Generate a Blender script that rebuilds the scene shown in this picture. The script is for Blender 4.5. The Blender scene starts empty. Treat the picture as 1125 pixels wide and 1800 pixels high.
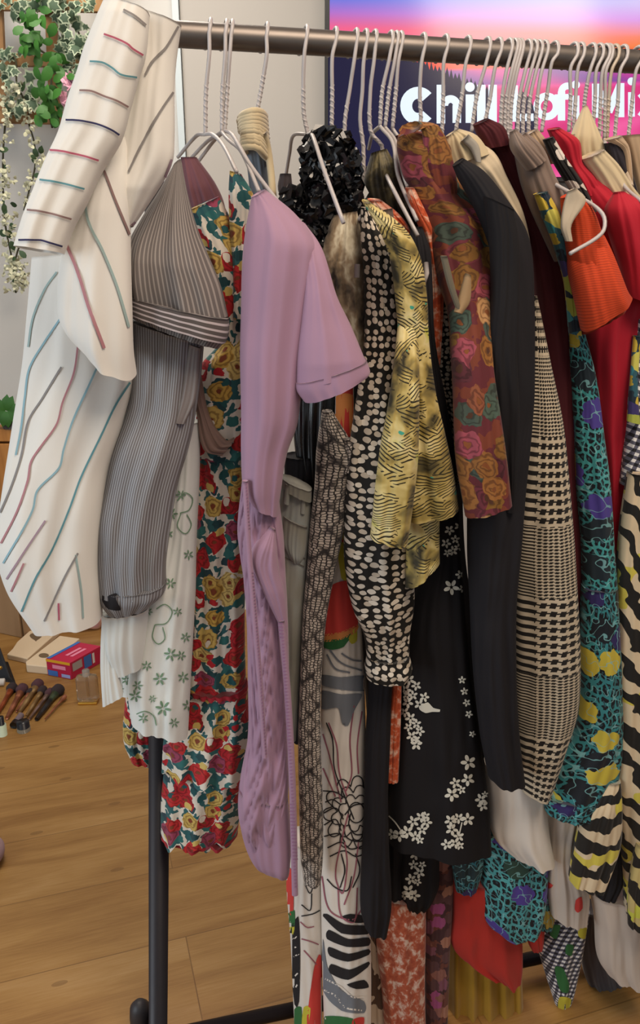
import bpy, bmesh, math, random
import numpy as np
from mathutils import Vector, Matrix
from mathutils.bvhtree import BVHTree
random.seed(7)
C = bpy.context.scene.collection
scn = bpy.context.scene
# ------------------------------------------------------------------ camera
W, H, F = 1125, 1800, 1400.0
CZ = 1.33
PITCH = math.radians(18)
cam_d = bpy.data.cameras.new('camera'); cam = bpy.data.objects.new('camera', cam_d); C.objects.link(cam)
cam_d.sensor_fit = 'VERTICAL'; cam_d.sensor_height = 36.0; cam_d.lens = 36.0 * F / H
cam_d.clip_start = 0.02
cam.location = (0, 0, CZ); cam.rotation_euler = (math.pi / 2 - PITCH, 0, 0)
scn.camera = cam
# ------------------------------------------------------------------ light
scn.view_settings.view_transform = 'Standard'; scn.view_settings.look = 'None'
scn.view_settings.gamma = 1; scn.view_settings.use_curve_mapping = False
scn.view_settings.exposure = 0.13
wd = bpy.data.worlds.new('World'); scn.world = wd; wd.use_nodes = True
wb = wd.node_tree.nodes['Background']; wb.inputs[0].default_value = (0.86, 0.93, 1.0, 1); wb.inputs[1].default_value = 0.30
def area(name, loc, target, sx, sy, power, col):
    d = bpy.data.lights.new(name, 'AREA'); d.shape = 'RECTANGLE'; d.size = sx; d.size_y = sy; d.energy = power; d.color = col
    o = bpy.data.objects.new(name, d); C.objects.link(o); o.location = loc
    o.rotation_euler = (Vector(target) - Vector(loc)).to_track_quat('-Z', 'Y').to_euler(); return o
area('window_daylight', (-2.3, -0.5, 1.3), (0.0, 1.3, 0.9), 1.6, 1.8, 34, (0.82, 0.92, 1.0))
area('ceiling_lamp', (0.5, 0.2, 2.55), (0.3, 1.3, 0.8), 0.9, 0.9, 27, (1.0, 0.83, 0.66))
area('ceiling_lamp_back', (-0.6, 2.0, 2.55), (-0.6, 2.2, 0), 0.8, 0.8, 24, (1.0, 0.9, 0.78))

# ------------------------------------------------------------------ projection helpers (surveying the place)
CAM = Vector((0, 0, CZ))
def ray(px, py):
    a = (px - W / 2) / F; b = (H / 2 - py) / F
    return Vector((a, math.cos(PITCH) + b * math.sin(PITCH), -math.sin(PITCH) + b * math.cos(PITCH)))
def at(px, py, Y):
    d = ray(px, py); return CAM + d * (Y / d.y)
def atz(px, py, z=0.0):
    d = ray(px, py); return CAM + d * ((z - CZ) / d.z)
def RY(px): return 1.03 + (px - 318) / 807 * 0.136      # depth of the rail behind that column
def A(px, py, o): return at(px, py, RY(px) - o)

# ------------------------------------------------------------------ materials
def lin(c):
    if isinstance(c, str):
        c = tuple(int(c[i:i + 2], 16) for i in (0, 2, 4))
    return tuple(((v / 255) / 12.92 if v / 255 <= 0.04045 else ((v / 255 + 0.055) / 1.055) ** 2.4) for v in c) + (1.0,)
class M:
    def __init__(s, name, rough=0.85, sheen=0.05, metal=0.0, coord='UV'):
        s.m = bpy.data.materials.new(name); s.m.use_nodes = True; s.t = s.m.node_tree
        s.b = s.t.nodes['Principled BSDF']; s.b.inputs['Roughness'].default_value = rough
        s.b.inputs['Sheen Weight'].default_value = sheen; s.b.inputs['Metallic'].default_value = metal
        s.b.inputs['Specular IOR Level'].default_value = 0.3
        tc = s.t.nodes.new('ShaderNodeTexCoord'); s.uv = tc.outputs[coord]
    def n(s, typ, **kw):
        nd = s.t.nodes.new('ShaderNode' + typ)
        for k, v in kw.items(): setattr(nd, k, v)
        return nd
    def put(s, inp, v):
        if v is None: return
        if hasattr(v, 'is_output'): s.t.links.new(v, inp)
        else:
            try: inp.default_value = v
            except Exception: inp.default_value = (v[0], v[1], v[2])
    def math(s, op, a, b=None, c=None, clamp=False):
        nd = s.n('Math', operation=op, use_clamp=clamp)
        s.put(nd.inputs[0], a); s.put(nd.inputs[1], b); s.put(nd.inputs[2], c); return nd.outputs[0]
    def vmath(s, op, a, b=None, sc=None):
        nd = s.n('VectorMath', operation=op); s.put(nd.inputs[0], a); s.put(nd.inputs[1], b)
        if sc is not None: s.put(nd.inputs['Scale'], sc)
        return nd.outputs[0]
    def xyz(s, v):
        nd = s.n('SeparateXYZ'); s.put(nd.inputs[0], v); return nd.outputs
    def comb(s, x, y, z=0.0):
        nd = s.n('CombineXYZ'); s.put(nd.inputs[0], x); s.put(nd.inputs[1], y); s.put(nd.inputs[2], z); return nd.outputs[0]
    def mapv(s, v, scale=(1, 1, 1), loc=(0, 0, 0), rot=0):
        nd = s.n('Mapping'); s.put(nd.inputs[0], v); nd.inputs['Scale'].default_value = scale
        nd.inputs['Location'].default_value = loc; nd.inputs['Rotation'].default_value = (0, 0, rot); return nd.outputs[0]
    def noise(s, v, scale, detail=2, rough=0.5, color=False):
        nd = s.n('TexNoise'); s.put(nd.inputs['Vector'], v); s.put(nd.inputs['Scale'], scale)
        nd.inputs['Detail'].default_value = detail; nd.inputs['Roughness'].default_value = rough
        return nd.outputs['Color'] if color else nd.outputs[0]
    def warp(s, v, scale, amt):
        c = s.noise(v, scale, 2, color=True)
        return s.vmath('ADD', v, s.vmath('SCALE', s.vmath('SUBTRACT', c, (0.5, 0.5, 0.5)), sc=amt))
    def vor(s, v, scale, rand=1.0, feature='F1'):
        nd = s.n('TexVoronoi', feature=feature); nd.voronoi_dimensions = '2D'; s.put(nd.inputs['Vector'], v); nd.inputs['Scale'].default_value = scale
        nd.inputs['Randomness'].default_value = rand
        return nd.outputs
    def ramp(s, f, stops, const=False):
        nd = s.n('ValToRGB'); r = nd.color_ramp; r.interpolation = 'CONSTANT' if const else 'LINEAR'
        while len(r.elements) < len(stops): r.elements.new(0.5)
        for e, (p, c) in zip(r.elements, stops): e.position = p; e.color = lin(c) if not isinstance(c, float) else (c, c, c, 1)
        s.put(nd.inputs[0], f); return nd.outputs[0]
    def mix(s, f, a, b):
        nd = s.n('Mix', data_type='RGBA'); s.put(nd.inputs[0], f); s.put(nd.inputs[6], a if hasattr(a, 'is_output') else lin(a))
        s.put(nd.inputs[7], b if hasattr(b, 'is_output') else lin(b)); return nd.outputs[2]
    def col(s, v):
        s.put(s.b.inputs['Base Color'], v if hasattr(v, 'is_output') else lin(v)); return s
    def bump(s, f, strength=0.3, dist=0.002):
        nd = s.n('Bump'); nd.inputs['Strength'].default_value = strength; nd.inputs['Distance'].default_value = dist
        s.put(nd.inputs['Height'], f); s.t.links.new(nd.outputs[0], s.b.inputs['Normal']); return s
    def weave(s, strength=0.25):
        return s.bump(s.noise(s.mapv(s.uv, (380, 330, 1)), 3, 2), strength * .6, 0.0005)

def plain(name, c, rough=0.85, sheen=0.06, weave=0.2, var=0.06):
    m = M(name, rough, sheen)
    cc = lin(c); d = tuple(x * (1 - var * 2) for x in cc[:3])
    f = m.noise(m.uv, 18, 3)
    nd = m.n('Mix', data_type='RGBA'); m.put(nd.inputs[0], f); nd.inputs[6].default_value = (*d, 1); nd.inputs[7].default_value = cc
    m.col(nd.outputs[2]); m.weave(weave); return m.m
def solid(name, c, rough=0.5, metal=0.0, sheen=0.0, spec=0.5):
    m = M(name, rough, sheen, metal); m.col(c); m.b.inputs['Specular IOR Level'].default_value = spec
    f = m.noise(m.uv, 30, 2); m.put(m.b.inputs['Roughness'], m.math('MULTIPLY_ADD', f, 0.1, rough - 0.05)); return m.m

# ------------------------------------------------------------------ mesh part builder
def catmull(P, n):
    P = np.array(P, float); m = len(P)
    if m == 2: 
        t = np.linspace(0, 1, n)[:, None]; return P[0] * (1 - t) + P[1] * t
    seg = np.linalg.norm(np.diff(P[:, :4] if P.shape[1] >= 4 else P, axis=0), axis=1) + 1e-6
    u = np.concatenate([[0], np.cumsum(seg)]); u /= u[-1]
    tan = np.zeros_like(P)
    for i in range(m):
        a, b = max(0, i - 1), min(m - 1, i + 1); tan[i] = (P[b] - P[a]) / (u[b] - u[a])
    t = np.linspace(0, 1, n); out = []
    for x in t:
        i = min(m - 2, int(np.searchsorted(u, x, 'right') - 1)); i = max(0, i)
        h = u[i + 1] - u[i]; s = (x - u[i]) / h
        out.append((2*s**3-3*s**2+1)*P[i] + (s**3-2*s**2+s)*h*tan[i] + (-2*s**3+3*s**2)*P[i+1] + (s**3-s**2)*h*tan[i+1])
    return np.array(out)
class Part:
    def __init__(s): s.v = []; s.f = []; s.uv = []; s.mi = []; s.bvh = None; s.smooth = []
    def add(s, vs, fs, uvs=None, mi=0, smooth=True):
        b = len(s.v); s.v += [tuple(v) for v in vs]
        for k, f in enumerate(fs):
            s.f.append(tuple(b + i for i in f)); s.mi.append(mi); s.smooth.append(smooth)
            s.uv.append(uvs[k] if uvs is not None else [(s.v[b + i][0], s.v[b + i][2]) for i in f])
    # a hanging tube of cloth with soft folds
    def loft(s, rows, o=0.1, th=0.03, amp=0.006, freq=3.0, wander=1.0, nu=72, step=6, seed=1, hem=0.0, crump=0.0015, follow=True,
             grow=0.4, mi=0, cap=True, diag=0.0, oo=None, shear=0.0, ruch=0.0, sq=0.75):
        R = []
        for r in rows:
            if len(r) == 3: R.append([r[1], r[0], r[2], r[0], o])
            elif len(r) == 4: R.append([*r, o])
            else: R.append(list(r))
        if oo: 
            for i, r in enumerate(R): r[4] = oo[0] + (oo[1] - oo[0]) * i / (len(R) - 1)
        R = np.array([q if len(q) == 5 else [*q, o] for q in R], float)
        L = sum(math.hypot((R[i+1][0]+R[i+1][2]-R[i][0]-R[i][2])/2, (R[i+1][1]+R[i+1][3]-R[i][1]-R[i][3])/2) for i in range(len(R)-1))
        nv = max(6, int(L / step)); Q = catmull(R, nv)
        Lp = []; Rp = []
        for q in Q:
            pm = (q[0] + q[2]) / 2; Y = RY(pm) - q[4]
            Lp.append(at(q[0], q[1], Y + shear)); Rp.append(at(q[2], q[3], Y - shear))
        Lp = np.array([tuple(p) for p in Lp]); Rp = np.array([tuple(p) for p in Rp])
        Cn = (Lp + Rp) / 2; Av = (Rp - Lp) / 2; hw = np.linalg.norm(Av, axis=1)
        T = np.gradient(Cn, axis=0); T /= np.linalg.norm(T, axis=1)[:, None] + 1e-9
        N = np.cross(T, Av); N /= np.linalg.norm(N, axis=1)[:, None] + 1e-9
        fl = np.where(N[:, 1] > 0, -1, 1)[:, None]; N = N * fl
        k = np.ones(9) / 9
        for c in range(3): 
            pad = np.concatenate([[N[0, c]] * 4, N[:, c], [N[-1, c]] * 4]); N[:, c] = np.convolve(pad, k, 'valid')
        vl = np.concatenate([[0], np.cumsum(np.linalg.norm(np.diff(Cn, axis=0), axis=1))])
        rng = np.random.RandomState(seed); ph = rng.rand(12) * 6.283
        th_ = np.minimum(th, hw * 0.9 + 0.002)
        i = np.arange(nu); theta = 2 * math.pi * i / nu
        cs = np.cos(theta); sn = np.sin(theta)
        S, Vv = np.meshgrid(cs, vl); SN = np.meshgrid(sn, vl)[0]
        vn = Vv / max(vl[-1], 1e-6)
        a = math.pi * freq * S + wander * np.sin(3.1 * Vv * 2 + ph[0]) + 0.6 * wander * np.sin(7.7 * Vv + ph[1]) + diag * Vv
        Fo = 0.62 * np.sin(a + ph[2]) + 0.3 * np.sin(2.15 * a + ph[3] + Vv * 3) + 0.07 * np.sin(4.3 * a + ph[4] + 5 * Vv)
        Fo += 0.35 * np.sin(9 * Vv + 2.2 * S + ph[5])
        cr = np.sin(41 * Vv + 5 * S + ph[6] + 2 * np.sin(13 * Vv + 3 * S)) * np.sin(9 * S - 17 * Vv + ph[7])
        env = np.sqrt(np.abs(SN)) * np.sign(SN)
        amp_ = np.minimum(amp, hw * 0.16)[:, None]; D = (amp_ * Fo * (grow + (1 - grow) * vn) + np.minimum(crump, hw * .06)[:, None] * cr) * env
        if ruch: D = D + ruch * np.abs(np.sin(60 * Vv + 3 * np.sin(6 * S + 9 * Vv + ph[8]) )) * env
        prof = np.sign(SN) * np.abs(SN) ** sq
        P = Cn[:, None, :] + S[..., None] * Av[:, None, :] + N[:, None, :] * (prof * th_[:, None] + D)[..., None]
        if hem: P = P + T[:, None, :] * (hem * np.sin(math.pi * freq * 1.3 * S + ph[9]) * vn ** 8)[..., None]
        V = P.reshape(-1, 3); mh = hw.mean(); us = (cs * 1.0)
        fs = []; uvs = []
        for r in range(nv - 1):
            h0 = mh if follow else hw[r]; h1 = mh if follow else hw[r + 1]
            for c in range(nu):
                d = (c + 1) % nu; off = 0.0 if c < nu // 2 else 7.3
                fs.append((r * nu + c, r * nu + d, (r + 1) * nu + d, (r + 1) * nu + c))
                uvs.append([(us[c] * h0 + off, -vl[r]), (us[d] * h0 + off, -vl[r]), (us[d] * h1 + off, -vl[r + 1]), (us[c] * h1 + off, -vl[r + 1])])
        s.add(V, fs, uvs, mi)
        if cap:
            b = len(s.v) - nv * nu
            s.f.append(tuple(b + j for j in range(nu))); s.mi.append(mi); s.smooth.append(True)
            s.uv.append([(us[j] * hw[0], 0.01 * sn[j]) for j in range(nu)])
        s.bvh = None; return s
    def hit(s, px, py):
        if s.bvh is None: s.bvh = BVHTree.FromPolygons([Vector(v) for v in s.v], s.f)
        d = ray(px, py).normalized(); h = s.bvh.ray_cast(CAM, d)
        if h[0] is None: return None
        n = h[1]; n = n if n.dot(d) < 0 else -n
        return h[0] + n * 0.0006 - d * 0.0008
    # print that lies on the cloth: a line ...
    def strokes(s, lst, mi, w=4.0):
        newv = []; newf = []
        for pts in lst:
            ww = w
            if isinstance(pts, tuple): pts, ww = pts
            n = max(3, int(sum(math.dist(pts[i], pts[i + 1]) for i in range(len(pts) - 1)) / 4)); q = catmull(pts, n)
            t = np.gradient(q, axis=0); prev = None
            for i in range(n):
                d = t[i] / (np.linalg.norm(t[i]) + 1e-9); e = (-d[1] * ww / 2, d[0] * ww / 2)
                a = s.hit(q[i][0] + e[0], q[i][1] + e[1]); b = s.hit(q[i][0] - e[0], q[i][1] - e[1])
                if a is None or b is None or (a - b).length > 0.02: prev = None; continue
                newv += [a, b]; k = len(newv)
                if prev is not None and (newv[prev] - a).length < 0.03: newf.append((prev, prev + 1, k - 1, k - 2))
                prev = k - 2
        s._dec(newv, newf, mi)
    # ... or a filled patch
    def patch(s, poly, mi, step=3.0, smooth=True):
        from mathutils.geometry import delaunay_2d_cdt
        n = len(poly); Q = []
        for i in range(n):
            p0, p1, p2, p3 = (np.array(poly[(i + k) % n], float) for k in (-1, 0, 1, 2)); m = max(1, int(np.linalg.norm(p2 - p1) / 4))
            for k in range(m):
                t = k / m
                if smooth: q = p1 * (1 - t) + p2 * t + ((p2 - p0) * (t * (1 - t) ** 2) - (p3 - p1) * (t * t * (1 - t))) * .35 - (p2 - p1) * (t * (1 - t) ** 2 - t * t * (1 - t)) * .5
                else: q = p1 * (1 - t) + p2 * t
                Q.append((float(q[0]), float(q[1])))
        nb = len(Q); xs = [q[0] for q in Q]; ys = [q[1] for q in Q]
        def inside(x, y):
            c = False; j = nb - 1
            for i in range(nb):
                xi, yi = Q[i]; xj, yj = Q[j]
                if (yi > y) != (yj > y) and x < (xj - xi) * (y - yi) / (yj - yi) + xi: c = not c
                j = i
            return c
        pts = list(Q); g = max(4.0, step * 1.6); x = min(xs) + g / 2
        while x < max(xs):
            y = min(ys) + g / 2
            while y < max(ys):
                if inside(x, y): pts.append((x, y))
                y += g
            x += g
        r = delaunay_2d_cdt([Vector(p) for p in pts], [(i, (i + 1) % nb) for i in range(nb)], [], 0, 0.01)
        vs, fs = r[0], r[2]; H_ = [s.hit(v.x, v.y) for v in vs]; nv = []; ix = {}; nf = []
        for k, h in enumerate(H_):
            if h is not None: ix[k] = len(nv); nv.append(h)
        for f in fs:
            if any(k not in ix for k in f): continue
            c = sum((vs[k] for k in f), Vector((0, 0))) / len(f)
            if not inside(c.x, c.y): continue
            q = [ix[k] for k in f]
            if max((nv[q[0]] - nv[k]).length for k in q) > 0.03: continue
            nf.append(tuple(q))
        s._dec(nv, nf, mi)
    def petals(s, lst, mi):      # lst: (x, y, rx, ry, ang)
        nv = []; nf = []
        for x, y, rx, ry, an in lst:
            c = s.hit(x, y)
            if c is None: continue
            ring = []
            for k in range(10):
                t = 2 * math.pi * k / 10; ex = rx * math.cos(t); ey = ry * math.sin(t)
                p = s.hit(x + ex * math.cos(an) - ey * math.sin(an), y + ex * math.sin(an) + ey * math.cos(an))
                if p is not None and (p - c).length < 0.03: ring.append(p)
            if len(ring) < 6: continue
            b = len(nv); nv += [c] + ring
            for k in range(len(ring)): nf.append((b, b + 1 + k, b + 1 + (k + 1) % len(ring)))
        s._dec(nv, nf, mi)
    def _dec(s, nv, nf, mi):
        bv = s.bvh; s.add(nv, nf, None, mi); s.bvh = bv
    def tube(s, pts, r, n=8, mi=0, closed=False):
        pts = [Vector(p) for p in pts]; m = len(pts); up = Vector((0.13, 0.2, 0.97)); vs = []
        for i, p in enumerate(pts):
            t = (pts[min(m - 1, i + 1)] - pts[max(0, i - 1)]).normalized()
            a = t.cross(up)
            if a.length < 0.1: a = t.cross(Vector((1, 0, 0)))
            a.normalize(); b = t.cross(a).normalized(); up = a.cross(t) if i else up
            rr = r[i] if isinstance(r, (list, tuple)) else r
            for k in range(n):
                q = 2 * math.pi * k / n; vs.append(p + a * math.cos(q) * rr + b * math.sin(q) * rr)
        fs = [(i * n + k, i * n + (k + 1) % n, (i + 1) * n + (k + 1) % n, (i + 1) * n + k) for i in range(m - 1) for k in range(n)]
        fs += [tuple(range(n)), tuple((m - 1) * n + k for k in range(n))]
        s.add(vs, fs, None, mi); return s
    def box(s, c, size, rz=0.0, mi=0, rx=0.0):
        R = Matrix.Rotation(rz, 3, 'Z') @ Matrix.Rotation(rx, 3, 'X'); c = Vector(c)
        vs = [c + R @ Vector((x * size[0] / 2, y * size[1] / 2, z * size[2] / 2)) for x in (-1, 1) for y in (-1, 1) for z in (-1, 1)]
        s.add(vs, [(0, 1, 3, 2), (4, 6, 7, 5), (0, 4, 5, 1), (2, 3, 7, 6), (0, 2, 6, 4), (1, 5, 7, 3)], None, mi, False); return s
    def prism(s, base, h, mi=0):
        n = len(base); b = [Vector(p) for p in base]; vs = b + [p + Vector((0, 0, h)) for p in b]
        s.add(vs, [tuple(range(n))[::-1], tuple(range(n, 2 * n))] + [(i, (i + 1) % n, n + (i + 1) % n, n + i) for i in range(n)], None, mi, False); return s
    def ball(s, c, r, mi=0, n=12, sc=(1, 1, 1), rz=0.0):
        vs = []; fs = []; R = Matrix.Rotation(rz, 3, 'Z')
        for i in range(n + 1):
            p = math.pi * i / n
            for j in range(n * 2):
                t = math.pi * j / n; vs.append(Vector(c) + R @ Vector((r * sc[0] * math.sin(p) * math.cos(t), r * sc[1] * math.sin(p) * math.sin(t), r * sc[2] * math.cos(p))))
        m = 2 * n
        fs = [(i * m + j, i * m + (j + 1) % m, (i + 1) * m + (j + 1) % m, (i + 1) * m + j) for i in range(n) for j in range(m)]
        s.add(vs, fs, None, mi); return s
    def build(s, name, mats, parent=None, bevel=0.0, origin=None):
        me = bpy.data.meshes.new(name)
        if origin is None and parent is None and s.v:
            a = np.array(s.v); origin = Vector(((a[:, 0].min() + a[:, 0].max()) / 2, (a[:, 1].min() + a[:, 1].max()) / 2, a[:, 2].min()))
        og = Vector(origin) if origin is not None else (parent.matrix_world.translation.copy() if parent else Vector())
        if parent is not None: og = PO[parent.name]
        me.from_pydata([tuple(Vector(v) - og) for v in s.v], [], s.f); 
        ul = me.uv_layers.new(name='UVMap'); flat = [c for f in s.uv for uv in f for c in uv]
        ul.data.foreach_set('uv', flat)
        if not isinstance(mats, (list, tuple)): mats = [mats]
        for m in mats: me.materials.append(m)
        me.polygons.foreach_set('material_index', s.mi); me.polygons.foreach_set('use_smooth', s.smooth); me.update()
        o = bpy.data.objects.new(name, me); C.objects.link(o)
        if parent is not None: o.parent = parent; o.location = (0, 0, 0)
        else: o.location = og
        PO[o.name] = og
        if bevel:
            b = o.modifiers.new('bevel', 'BEVEL'); b.width = bevel; b.segments = 2; b.limit_method = 'ANGLE'
        return o
PO = {}
def thing(name, loc, label, cat, group=None):
    o = bpy.data.objects.new(name, None); C.objects.link(o); o.location = loc; o.empty_display_size = 0.05
    PO[o.name] = Vector(loc); tag(o, label, cat, group); return o
def tag(o, label, cat, group=None, kind=None):
    if label: o['label'] = label
    if cat: o['category'] = cat
    if group: o['group'] = group
    if kind: o['kind'] = kind
    return o
def struct(o): o['kind'] = 'structure'; return o
def P_(): return Part()
# ------------------------------------------------------------------ cloth patterns (procedural)
def m_pinstripe(name, c1, c2, period=0.004, duty=0.4, rough=0.7, noise_c=None):
    m = M(name, rough, 0.08); x = m.xyz(m.warp(m.uv, 9, 0.004))[0]
    f = m.math('LESS_THAN', m.math('FRACT', m.math('DIVIDE', x, period)), duty)
    base = m.mix(m.noise(m.uv, 7, 2), c1, noise_c or c1)
    m.col(m.mix(f, base, c2)); m.weave(0.25); return m.m
def m_cuffstripe(name, c1, c2, period=0.0065):
    m = M(name, 0.7, 0.08); y = m.xyz(m.warp(m.uv, 20, 0.003))[1]
    f = m.math('LESS_THAN', m.math('FRACT', m.math('DIVIDE', y, period)), 0.35); m.col(m.mix(f, c1, c2)); m.weave(); return m.m
def m_blotch(name, bg, layers, warp=0.012, rough=0.7, bg2=None, wscale=60, sheen=0.1, bscale=40, detail=True):
    """layers: (scale, fill, [colours], centre colour or None, y stretch, share left out)"""
    m = M(name, rough, sheen); v = m.warp(m.uv, wscale, warp)
    cur = m.mix(m.math('GREATER_THAN', m.noise(v, bscale, 2), 0.52), bg, bg2) if bg2 else m.mix(0.0, bg, bg)
    for k, L in enumerate(layers):
        sc, fill, cols, cen = L[:4]; vv = m.mapv(v, (1, L[4] if len(L) > 4 else 1, 1), (k * 3.3, k * 1.7, 0))
        o = m.vor(vv, sc); n = len(cols)
        rr = m.ramp(m.xyz(o[1])[0], [(i / n, c) for i, c in enumerate(cols)], True)
        if detail and cen:
            petal = m.math('SINE', m.math('MULTIPLY_ADD', m.noise(vv, sc * 2.5, 2), 16, m.math('MULTIPLY', o[0], 34)))
            rr2 = m.n('Mix', data_type='RGBA', blend_type='MULTIPLY'); rr2.inputs[0].default_value = 0.6
            m.put(rr2.inputs[6], rr); m.put(rr2.inputs[7], m.ramp(m.math('MULTIPLY_ADD', petal, 0.5, 0.5), [(0.1, '7c5a56'), (0.55, 'ffffff')])); rr = rr2.outputs[2]
            rr = m.mix(m.math('LESS_THAN', o[0], fill * 0.22), rr, cen)
        on = m.math('MULTIPLY', m.math('LESS_THAN', m.math('MULTIPLY_ADD', m.noise(vv, sc * 3, 1), 0.25, o[0]), fill + .12), m.math('GREATER_THAN', m.xyz(o[1])[1], L[5] if len(L) > 5 else 0.0))
        cur = m.mix(on, cur, rr)
    m.col(cur); m.weave(0.3); return m.m

def m_dots(name, bg, fg, scale=75, thr=0.36, sx=1.0, sy=1.3, rough=0.7, fg2=None):
    m = M(name, rough, 0.05); v = m.mapv(m.warp(m.uv, 90, 0.003), (sx, sy, 1)); o = m.vor(v, scale, 0.62)
    f = m.math('LESS_THAN', o[0], m.math('MULTIPLY_ADD', m.xyz(o[1])[1], 0.10, thr))
    m.col(m.mix(f, bg, m.mix(m.xyz(o[1])[0], fg, fg2 or fg))); m.weave(0.2); return m.m

def m_snake(name, c_dark, c_mid, c_light):
    m = M(name, 0.6, 0.15); v = m.warp(m.uv, 50, 0.006); x, y = m.xyz(v)[0], m.xyz(v)[1]
    sc = m.vor(m.mapv(v, (1, 1.6, 1)), 170, 0.4, 'DISTANCE_TO_EDGE')[0]
    d = m.math('SINE', m.math('MULTIPLY', m.math('ADD', x, y), 105)); e = m.math('SINE', m.math('MULTIPLY', m.math('SUBTRACT', x, y), 105))
    big = m.math('ADD', m.math('ABSOLUTE', m.math('MULTIPLY', d, e)), m.math('MULTIPLY', m.noise(v, 40, 4), 0.9))
    base = m.ramp(big, [(0.40, c_dark), (0.58, c_mid), (0.85, c_light)])
    m.col(m.mix(m.math('LESS_THAN', sc, 0.14), base, c_dark)); m.weave(0.2); return m.m
def m_feather(name):
    m = M(name, 0.65, 0.1); n = m.noise(m.uv, 34, 3); g1 = m.noise(m.mapv(m.uv, (1, 1, 1), (4, 2, 0)), 24, 2)
    y = m.xyz(m.mapv(m.warp(m.uv, 16, 0.03), (1, 1, 1), rot=0.35))[1]; y2 = m.xyz(m.mapv(m.warp(m.uv, 14, 0.04), (1, 1, 1), rot=-0.5))[1]
    s1 = m.math('GREATER_THAN', m.math('SINE', m.math('MULTIPLY_ADD', n, 5, m.math('MULTIPLY', y, 1500))), 0.35)
    s2 = m.math('GREATER_THAN', m.math('SINE', m.math('MULTIPLY_ADD', n, 4, m.math('MULTIPLY', y2, 1650))), 0.45)
    pick = m.math('GREATER_THAN', g1, 0.5)
    gate = m.math('GREATER_THAN', m.noise(m.mapv(m.uv, (1, 1, 1), (1, 6, 0)), 44, 2), 0.45)
    ln = m.n('Mix', data_type='FLOAT'); m.put(ln.inputs[0], pick); m.put(ln.inputs[2], s1); m.put(ln.inputs[3], s2)
    line = m.math('MULTIPLY', ln.outputs[0], gate)
    base = m.ramp(m.noise(m.warp(m.uv, 30, 0.03), 24, 3), [(0.32, '2a2614'), (0.39, '6f6136'), (0.46, 'a8924f'), (0.54, 'ccb878'), (0.62, 'd6c690'), (0.72, 'bdb84a')])
    tq = m.math('GREATER_THAN', m.noise(m.mapv(m.uv, (1, 1, 1), (9, 5, 0)), 36, 2), 0.67)
    base = m.mix(tq, base, '3f9a80'); m.col(m.mix(line, base, '2e2814')); m.weave(0.2); return m.m

def m_leopard(name, bg='4fb0aa', ring='10131c', extra=('4a3c8c', 'c9b53c', '1d2b38'), scale=62, thr=0.55):
    m = M(name, 0.6, 0.08); v = m.warp(m.uv, 70, 0.010); vs = m.mapv(v, (1.3, 0.8, 1), rot=.15); e = m.vor(vs, scale * 1.7, 0.9, 'DISTANCE_TO_EDGE'); o = m.vor(vs, scale * 1.7, 0.9)
    ringm = m.math('GREATER_THAN', e[0], m.math('MULTIPLY_ADD', m.noise(m.uv, 60, 2), 0.22, 0.05))
    inner = m.math('LESS_THAN', o[0], 0.17)
    c = m.mix(ringm, m.mix(m.noise(m.uv, 25), bg, '2f6f7c'), ring); c = m.mix(inner, c, m.mix(m.noise(m.uv, 12), ring, '3a6a74'))
    o2 = m.vor(m.mapv(m.warp(m.uv, 60, 0.022), (1, 1, 1), (5, 3, 0)), 22)
    pal = m.ramp(m.xyz(o2[1])[0], [(0, extra[0]), (0.36, extra[1]), (0.7, extra[2])], True)
    g = m.math('MULTIPLY', m.math('LESS_THAN', o2[0], 0.42), m.math('GREATER_THAN', m.xyz(o2[1])[1], thr))
    sq = m.math('LESS_THAN', m.math('ABSOLUTE', m.math('SUBTRACT', m.noise(m.mapv(m.uv, (1, 1, 1), (2, 9, 0)), 45, 1), 0.5)), 0.012)
    m.col(m.mix(m.math('MULTIPLY', sq, 0.7), m.mix(g, c, pal), '7fb6b8')); m.weave(0.2); return m.m

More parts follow.
